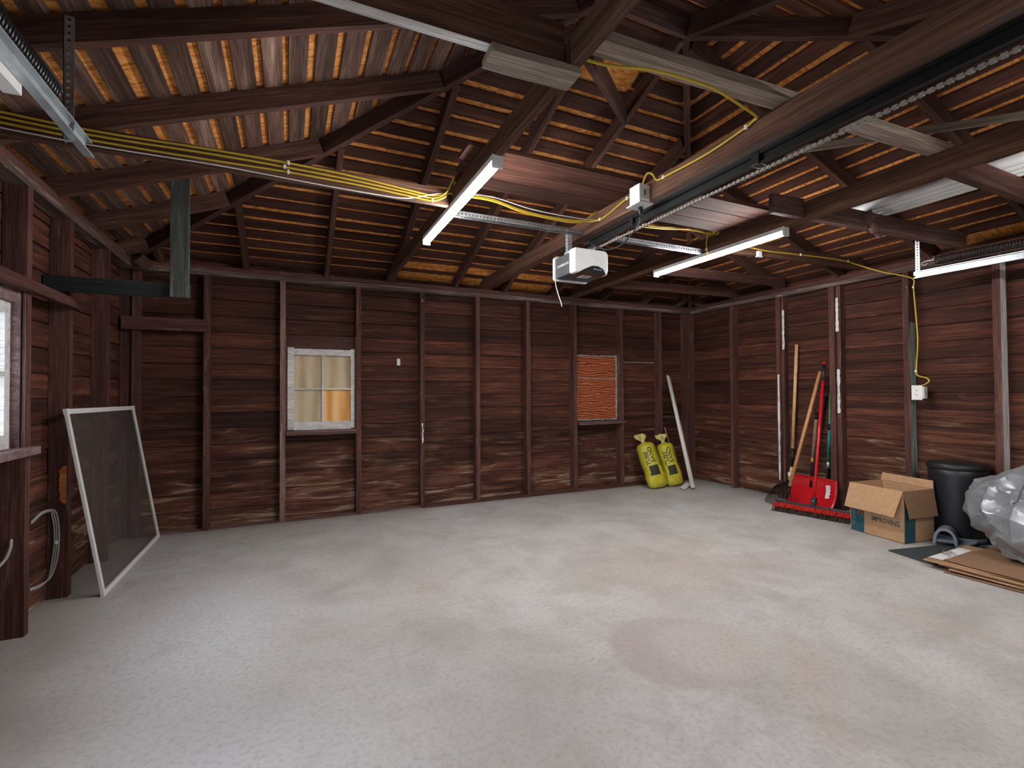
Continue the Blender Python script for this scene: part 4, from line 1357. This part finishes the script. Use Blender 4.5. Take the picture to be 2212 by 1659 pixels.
parts.append(MB().tube(smooth_path([(6.098, gy, 1.110), (6.100, gy + 0.035, 1.145), (6.102, gy + 0.060, 1.190), (6.102, gy + 0.055, 1.215), (6.102, gy, 1.222), (6.102, gy - 0.055, 1.215), (6.102, gy - 0.060, 1.190), (6.100, gy - 0.035, 1.145), (6.098, gy, 1.110)]), 0.0095, 8).build('grip', 'black_plastic', smooth=True))
e = empty('snow_shovel', (5.95, -1.69, 0)); adopt(e, *parts); adopt(parts[0], parts[1], parts[2])
tag(e, 'snow shovel with wide shiny red blade and black shaft', 'shovel')

# push broom
parts = []
E0, E1 = Vector((5.545, -1.590, 0.075)), Vector((5.700, -2.225, 0.075))
d_ = (E1 - E0).normalized(); pf = Vector((d_.y, -d_.x, 0))
if pf.x > 0:
    pf = -pf
parts.append(bar('block', E0 + Vector((0.012, 0.003, 0.008)), E1 + Vector((0.012, 0.003, 0.008)), 0.044, 0.022, 'black_plastic', None, Vector((0, 0, 1)) - pf * 0.25, segs=2, jit=0, bevel=0.004))
b = MB(); b2 = MB()
L = (E1 - E0).length
for k_ in range(84):
    s_ = (k_ + 0.5) / 84 * L
    for row in range(2):
        c_ = E0 + d_ * (s_ + R.uniform(-.002, .002)) + pf * (0.004 + 0.012 * row) + Vector((0, 0, 0.004 - 0.004 * row))
        tip = c_ + pf * (0.052 + R.uniform(-.005, .005)) + d_ * R.uniform(-.007, .007) + Vector((0, 0, -0.030))
        b.tube([c_, tip], [0.0026, 0.0038], 4)
for k_ in range(100):
    s_ = (k_ + 0.5) / 100 * L
    for row in range(3):
        c_ = E0 + d_ * (s_ + R.uniform(-.003, .003)) + pf * (-0.015 + 0.022 * row) + Vector((0, 0, -0.014))
        tip = Vector((c_.x, c_.y, 0.002)) + pf * (0.012 + 0.022 * row + R.uniform(-.006, .006)) + d_ * R.uniform(-.008, .008)
        b2.tube([c_, tip], [0.0032, 0.0046], 4)
x1 = b.build('red_bristles', 'red_bristle'); x1['kind'] = 'stuff'
x2 = b2.build('dark_bristles', 'dark_bristle'); x2['kind'] = 'stuff'
parts += [x1, x2]
mid = (E0 + E1) / 2 + d_ * 0.010
H0, H1 = mid + Vector((0.005, 0.0, 0.020)), Vector((6.002, -1.800, 1.430))
hd = (H1 - H0).normalized()
rod(H0 + hd * 0.03, H0 + hd * 1.22, 0.0135, 'red', 'handle', 12, parts)
rod(H0 + hd * 1.22, H1, 0.0165, 'black_plastic', 'grip', 12, parts)
parts.append(MB().lathe([(0.004, 0.0), (0.017, 0.004), (0.020, 0.014), (0.016, 0.026), (0.004, 0.031)], 14).build('end_cap', 'red', None, frame(H1, hd.orthogonal(), hd), smooth=True))
parts.append(MB().box((-0.020, -0.022, -0.01), (0.020, 0.022, 0.075)).build('bracket', 'black', None, frame(H0, d_, hd), bevel=0.004))
parts.append(MB().lathe([(0.004, 0), (0.006, 0.002), (0.003, 0.004)], 8).build('bolt', 'galv', None, frame(H0 + hd * 0.045 + pf * 0.021, d_, pf)))
e = empty('push_broom', (mid.x, mid.y, 0)); adopt(e, *parts)
tag(e, 'push broom with red handle and red over dark bristles', 'broom')

# spade with D grip, blade hidden behind the snow shovel
parts = []
T0, T1 = Vector((6.105, -1.645, 0.875)), Vector((6.092, -1.612, 0.475))
rod(T0, T1, 0.0175, 'handle_old', 'handle', 12, parts)
d_ = (T1 - T0).normalized()
rod(T1, T1 + d_ * 0.045, 0.0180, 'yellow', 'band', 12, parts)
rod(T1 + d_ * 0.045, T1 + d_ * 0.30, 0.014, 'black', 'socket', 10, parts)
rod(T0, T0 - d_ * 0.05, 0.015, 'black', 'yoke_socket', 10, parts)
for s_ in (-1, 1):
    parts.append(MB().tube(smooth_path([T0 - d_ * 0.04, T0 - d_ * 0.075 + Vector((0, s_ * 0.016, 0)), T0 - d_ * 0.115 + Vector((0, s_ * 0.034, 0))]), 0.0055, 6).build('yoke_arm', 'black', smooth=True))
vs = []
for i in range(6):
    for j in range(5):
        vs.append((6.076 + 0.004 * i + 0.012 * abs(j - 2) * -.5, T1.y + 0.025 - 0.045 * (j - 2) * (1 if i > 0 else 0.75), 0.01 + 0.04 * i))
bl = MB().add(vs, [(i * 5 + j, i * 5 + j + 1, i * 5 + j + 6, i * 5 + j + 5) for i in range(5) for j in range(4)]).build('blade', 'black', smooth=True)
so = bl.modifiers.new('th', 'SOLIDIFY'); so.thickness = 0.003
parts.append(bl)
e = empty('spade', (6.09, -1.61, 0)); adopt(e, *parts)
tag(e, 'short spade with worn wooden handle and yellow band', 'spade')

# hoe with green handle
parts = []
T0, T1 = Vector((6.112, -1.806, 1.195)), Vector((6.098, -1.768, 0.455))
# lean in the bay beside the third stud
T0.y = -1.795; T1.y = -1.765
rod(T0, T1, 0.0135, 'green', 'handle', 12, parts)
d_ = (T1 - T0).normalized()
rod(T0 + d_ * 0.36, T0 + d_ * 0.42, 0.0142, 'black', 'band', 12, parts)
rod(T0 + d_ * 0.42, T0 + d_ * 0.60, 0.0142, 'teal', 'sticker', 12, parts)
rod(T1, T1 + d_ * 0.065, 0.0170, 'galv', 'ferrule', 12, parts)
Q = T1 + d_ * 0.065
parts.append(MB().tube(smooth_path([Q, Q + d_ * 0.10, Vector((6.085, -1.765, 0.22)), Vector((6.065, -1.775, 0.16)), Vector((6.05, -1.78, 0.12)), Vector((6.045, -1.78, 0.05))]), 0.0125, 8).build('neck', 'black', smooth=True))
parts.append(MB().box((6.030, -1.815, 0.004), (6.036, -1.700, 0.10)).build('blade', 'black'))
e = empty('garden_hoe', (6.07, -1.78, 0)); adopt(e, *parts)
tag(e, 'garden hoe with green handle and curved black neck', 'hoe')

# ---- moving box
e = empty('moving_box', (5.62, -2.58, 0))
A, B, Cc, Dd = Vector((5.481, -2.334, 0.003)), Vector((5.414, -2.757, 0.003)), Vector((5.742, -2.800, 0.003)), Vector((5.835, -2.380, 0.003))
hz = Vector((0, 0, 0.395)); th = 0.005
cen = (A + B + Cc + Dd) / 4
parts = []


def panel(a, b_, z0, z1, name='side', mt='card'):
    n_ = Vector((0, 0, 1)).cross(b_ - a).normalized()
    if n_.dot(cen - a) < 0:
        n_ = -n_
    q = [a + Vector((0, 0, z0)), b_ + Vector((0, 0, z0)), b_ + Vector((0, 0, z1)), a + Vector((0, 0, z1))]
    return MB().prism(q, n_ * th).build(name, mt)


for a, b_ in ((A, B), (B, Cc), (Cc, Dd), (Dd, A)):
    parts.append(panel(a, b_, 0, 0.395))
parts.append(MB().prism([A, B, Cc, Dd], (0, 0, 0.005)).build('bottom', 'card'))


def flap(a, b_, dn, taper=0.015, mt='card'):
    a, b_ = Vector(a), Vector(b_)
    t_ = (b_ - a).normalized()
    nn = t_.cross(dn).normalized() * 0.004
    return MB().prism([a, b_, b_ + dn - t_ * taper, a + dn + t_ * (taper * 0.4)], nn).build('flap', mt)


of = Vector((0, 0, 1)).cross(B - A).normalized()
if of.dot(cen - A) > 0:
    of = -of
zt = Vector((0, 0, 0.397)); ft0 = (B - A).normalized()
parts.append(flap(A + zt + of * .002, B + zt + of * .002, of * 0.075 + Vector((0, 0, -0.195)), 0.02))
og = Vector((0, 0, 1)).cross(Cc - B).normalized()
if og.dot(cen - B) > 0:
    og = -og
parts.append(flap(B + zt + og * .002, Cc + zt + og * .002, og * 0.040 + Vector((0, 0, -0.20)), 0.02, 'card_dark'))
parts.append(flap(Cc + zt, Dd + zt, Vector((0.02, 0.008, 0.060)), 0.012))
parts.append(flap(A + zt - ft0 * -0.012, Dd + zt + ft0 * 0.012, Vector((0.0, -0.05, -0.19)), 0.03))
ft = (B - A).normalized()


def fpos(u_, z, off=0.0012):
    return A + ft * u_ + Vector((0, 0, z)) + of * off


gt = (Cc - B).normalized()


def gpos(u_, z, off=0.0012):
    return B + gt * u_ + Vector((0, 0, z)) + og * off


def patch(fn, u0, u1, z0, z1, mt, name='print'):
    parts.append(MB().add([fn(u0, z0), fn(u1, z0), fn(u1, z1), fn(u0, z1)], [(0, 1, 2, 3)]).build(name, mt))


patch(fpos, 0.006, 0.118, 0.002, 0.385, 'teal_print', 'print_band')
patch(gpos, 0.012, 0.122, 0.002, 0.385, 'teal_print', 'print_band')
parts.append(lettering('lettering', 'IMPROVING', 0.058, 'print_dark', None, lambda x, y: fpos(0.178 + x * 0.72, 0.118 + y * 1.0)))
parts.append(lettering('lettering', 'NEVER STOP', 0.034, 'print_dark', None, lambda x, y: fpos(0.165 + x * 0.80, 0.178 + y * 1.1)))
parts.append(lettering('lettering', 'M', 0.085, 'print_red', None, lambda x, y: fpos(0.058 + x * 0.75, 0.135 + y, 0.002)))
parts.append(lettering('lettering', 'MEDIUM', 0.030, 'print_pale', None, lambda x, y: fpos(0.022 + y, 0.180 - x * 1.15, 0.002)))
parts.append(lettering('lettering', 'M', 0.085, 'print_pale', None, lambda x, y: gpos(0.050 + x * 0.8, 0.150 + y, 0.002)))
parts.append(MB().add([fpos(0.128 + 0.019 + 0.019 * math.cos(a_) * (1 if i % 2 else .82), 0.135 + 0.019 * math.sin(a_) * (1 if i % 2 else .82), 0.0016) for a_ in [k_ * math.pi / 12 for k_ in range(24)] for i in (0, 1)],
                      [(2 * k_, 2 * k_ + 1, (2 * k_ + 3) % 48, (2 * k_ + 2) % 48) for k_ in range(24)]).build('print_ring', 'print_red'))
adopt(e, *parts)
adopt(parts[0], *[k_ for k_ in parts if k_.name.split('.')[0] in ('print_band', 'lettering', 'print_ring')])
tag(e, 'open brown cardboard moving box with flaps hanging and teal band', 'box')

# ---- step bin
e = empty('step_bin', (5.938, -2.868, 0.012))
MB().lathe([(0.150, 0.0), (0.164, 0.004), (0.166, 0.03), (0.160, 0.034)], 48).build('base', 'grey_plastic', e, smooth=True)
MB().lathe([(0.158, 0.03), (0.161, 0.05), (0.178, 0.50), (0.180, 0.545), (0.172, 0.55)], 56).build('body', 'bin_black', e, smooth=True)
MB().lathe([(0.176, 0.545), (0.187, 0.548), (0.189, 0.556), (0.188, 0.578), (0.182, 0.588), (0.150, 0.594), (0.080, 0.600), (0.0005, 0.602)], 56).build('lid', 'black_plastic', e, smooth=True)
pa = []
ctr = Vector((-0.335, -0.060, 0.0))
dirv = Vector((0.30, -0.95, 0)).normalized()
for k_ in range(15):
    a_ = math.pi * k_ / 14
    pa.append(ctr + dirv * (-0.070 * math.cos(a_)) + Vector((0, 0, 0.004 + 0.125 * math.sin(a_) ** 0.75)))
out_ = pa
b = MB()
vs, fs = [], []
inw = Vector((0.95, 0.30, 0)).normalized()
for i, p_ in enumerate(pa):
    cdir = (Vector((ctr.x, ctr.y, 0.03)) - p_); cdir = cdir.normalized() if cdir.length > 0.001 else Vector((0, 0, 1))
    for dd in ((0, 0), (0.019, 0), (0.019, 0.12), (0, 0.12)):
        vs.append(p_ + cdir * dd[0] + inw * dd[1])
for i in range(14):
    for q_ in range(4):
        r_ = (q_ + 1) % 4
        fs.append((4 * i + q_, 4 * i + 4 + q_, 4 * i + 4 + r_, 4 * i + r_))
fs += [(0, 1, 2, 3), (59, 58, 57, 56)]
b.add(vs, fs).build('pedal_arch', 'grey_plastic', e)
MB().box((-0.05, -0.05, 0), (0.05, 0.05, 0.012)).build('pedal', 'grey_plastic', e, Matrix.Translation(ctr + inw * 0.06 + Vector((0, 0, 0.030))) @ RX(math.radians(17), 4, 'Z') @ RX(-0.15, 4, 'Y'), bevel=0.003)
b = MB()
b.prism([Vector((-0.330, -0.120, 0.002)), Vector((-0.290, -0.160, 0.002)), Vector((-0.15, -0.165, 0.002)), Vector((-0.06, -0.145, 0.002)), Vector((-0.10, -0.06, 0.002)), Vector((-0.25, -0.08, 0.002))], (0, 0, 0.018))
b.build('foot', 'grey_plastic', e)
tag(e, 'black round step bin with grey pedal arch by the right wall', 'trash bin')

# ---- mat
mt_c, mt_b, mt_a = Vector((5.135, -2.795, 0)), Vector((-0.20, -0.98, 0)), Vector((0.98, -0.20, 0))
q = [mt_c, mt_c + mt_b * 0.345, mt_c + mt_b * 0.345 + mt_a * 0.78, mt_c + mt_a * 0.78]
o = MB().prism(q, (0, 0, 0.009)).build('floor_mat', 'mat_rubber', bevel=0.003)
o.location.z = 0.001
tag(o, 'dark grey rough floor mat under the step bin', 'mat')

# ---- flattened cardboard boxes
sheets = [
    (4.985, -3.190, 0.66, 0.66, 0.03, 0.004, 'card_dark', 'bottom flattened cardboard box of the pile on the floor'),
    (5.020, -3.300, 0.62, 0.62, -0.03, 0.014, 'card_dark', 'flattened cardboard box second from the bottom of the pile'),
    (4.992, -3.215, 0.62, 0.66, 0.05, 0.024, 'card', 'flattened cardboard box third from the bottom of the pile'),
    (5.012, -3.150, 0.60, 0.66, 0.00, 0.034, 'card_dark', 'flattened cardboard box in the middle of the pile'),
    (5.000, -3.075, 0.54, 0.72, 0.015, 0.044, 'card', 'flattened cardboard box third from the top, corner sticking out'),
    (5.030, -3.082, 0.55, 0.70, 0.03, 0.054, 'card', 'flattened cardboard box second from the top, with white tape'),
    (5.045, -3.165, 0.62, 0.72, -0.03, 0.064, 'card_dark', 'topmost flattened cardboard box, under the silver tarp'),
]
for i, (x, y, lx, ly, rz_, z, mt, lb) in enumerate(sheets):
    b = MB()
    vs = []
    nx, ny = 5, 5
    for s_ in (0, 1):
        for ii in range(nx + 1):
            for jj in range(ny + 1):
                u_, v_ = ii / nx, jj / ny
                vs.append((lx * u_ + R.uniform(-.003, .003), -ly * v_ + R.uniform(-.003, .003), 0.0055 * s_ + 0.0016 * math.sin(3 * u_ + i) + 0.0014 * math.sin(4 * v_ + 2 * i)))
    K = (nx + 1) * (ny + 1)
    fs = []
    for ii in range(nx):
        for jj in range(ny):
            a = ii * (ny + 1) + jj
            fs += [(a, a + 1, a + ny + 2, a + ny + 1), (K + a, K + a + ny + 1, K + a + ny + 2, K + a + 1)]
    ring = [ii * (ny + 1) for ii in range(nx + 1)] + [nx * (ny + 1) + jj for jj in range(1, ny + 1)] + [ii * (ny + 1) + ny for ii in range(nx - 1, -1, -1)] + [jj for jj in range(ny - 1, 0, -1)]
    for a, b_ in zip(ring, ring[1:] + ring[:1]):
        fs.append((a, b_, K + b_, K + a))
    o = b.add(vs, fs).build('flattened_box', mt)
    o.location = (x, y, z); o.rotation_euler = (0, 0, rz_)
    if i == 5:
        MB().box((0.005, -0.080, 0.0085), (0.42, -0.006, 0.0092)).build('tape', 'paper', o)
    tag(o, lb, 'cardboard', 'flattened boxes in a pile')
b = MB(); vs = []
for i in range(6):
    for j in range(5):
        vs.append((5.13 + 0.022 * i, -3.09 - 0.016 * j, 0.078 + 0.010 * math.sin(i * 1.7 + j) + 0.010 * math.cos(j * 2.3)))
o = b.add(vs, [(i * 5 + j, i * 5 + j + 1, i * 5 + j + 6, i * 5 + j + 5) for i in range(5) for j in range(4)]).build('plastic_wrap', 'film', smooth=True)
tag(o, 'scrap of clear plastic film on the white tape of the cardboard', 'plastic film')

# ---- silver tarp: crumpled sheet, hard creases between flat facets
bm = bmesh.new()
bmesh.ops.create_icosphere(bm, subdivisions=3, radius=1.0)
rt_ = random.Random(12)
for vtx in bm.verts:                                       # large flat facets first
    p = vtx.co.copy()
    j = Vector((rt_.uniform(-1, 1), rt_.uniform(-1, 1), rt_.uniform(-1, 1))) * 0.11
    r_ = 0.93 + 0.17 * noise.noise(p * 1.25 + Vector((4, 4, 4))) + rt_.uniform(-0.055, 0.055)
    vtx.co = (p + j).normalized() * r_
bmesh.ops.subdivide_edges(bm, edges=list(bm.edges), cuts=5, use_grid_fill=True)


def ridge(p, f_, o_):
    return 1.0 - 2.2 * abs(noise.noise(p * f_ + o_))


for vtx in bm.verts:
    p = vtx.co.copy()
    q = Vector((p.x * 1.25 + p.z * 0.5, p.y * 1.1 - p.z * 0.35, p.z * 0.6))
    p *= 1.0 + 0.066 * ridge(q, 3.0, Vector((7, 3, 3))) + 0.030 * ridge(q, 7.0, Vector((1, 1, 6)))
    x, y, z = p.x * 0.43, p.y * 0.46, p.z * 0.345 + 0.275
    if z < 0.05:
        z = 0.025 * math.exp((z - 0.05) / 0.20)
        x *= 1.04; y *= 1.04
    vtx.co = (x, y, max(z, 0.0))
bmesh.ops.smooth_vert(bm, verts=bm.verts, factor=0.3, use_axis_x=True, use_axis_y=True, use_axis_z=True)
me = bpy.data.meshes.new('tarp'); bm.to_mesh(me); bm.free()
me.materials.append(M['tarp'])
tp = bpy.data.objects.new('silver_tarp', me); COL.objects.link(tp)
tp.location = (5.620, -3.545, 0.074)
for e_ in me.polygons:
    e_.use_smooth = True
me.set_sharp_from_angle(angle=math.radians(16))
# dark seams of the sheet run over the heap
for k_, pts in enumerate((((-0.25, -0.05), (-0.16, -0.10), (-0.10, -0.20), (-0.04, -0.32), (0.0, -0.42)), ((-0.36, 0.12), (-0.28, 0.02), (-0.20, -0.16), (-0.22, -0.30)))):
    path = []
    for (x0, y0), (x1, y1) in zip(pts[:-1], pts[1:]):
        for q_ in range(10):
            x, y = x0 + (x1 - x0) * q_ / 10, y0 + (y1 - y0) * q_ / 10
            best = max((v_.co.z for v_ in me.vertices if abs(v_.co.x - x) < 0.016 and abs(v_.co.y - y) < 0.016), default=None)
            if best is not None:
                path.append((x, y, best + 0.002))
    if len(path) > 3:
        MB().tube(path, 0.005, 5).build('seam', 'tarp_seam', tp, smooth=True)
tag(tp, 'crumpled silver tarp heaped on the flattened cardboard', 'tarp')

# ---- ground outside
g = MB().box((-14, -12, -0.30), (14, 8, -0.125)).build('ground_outside', 'outside_green')
struct(g)
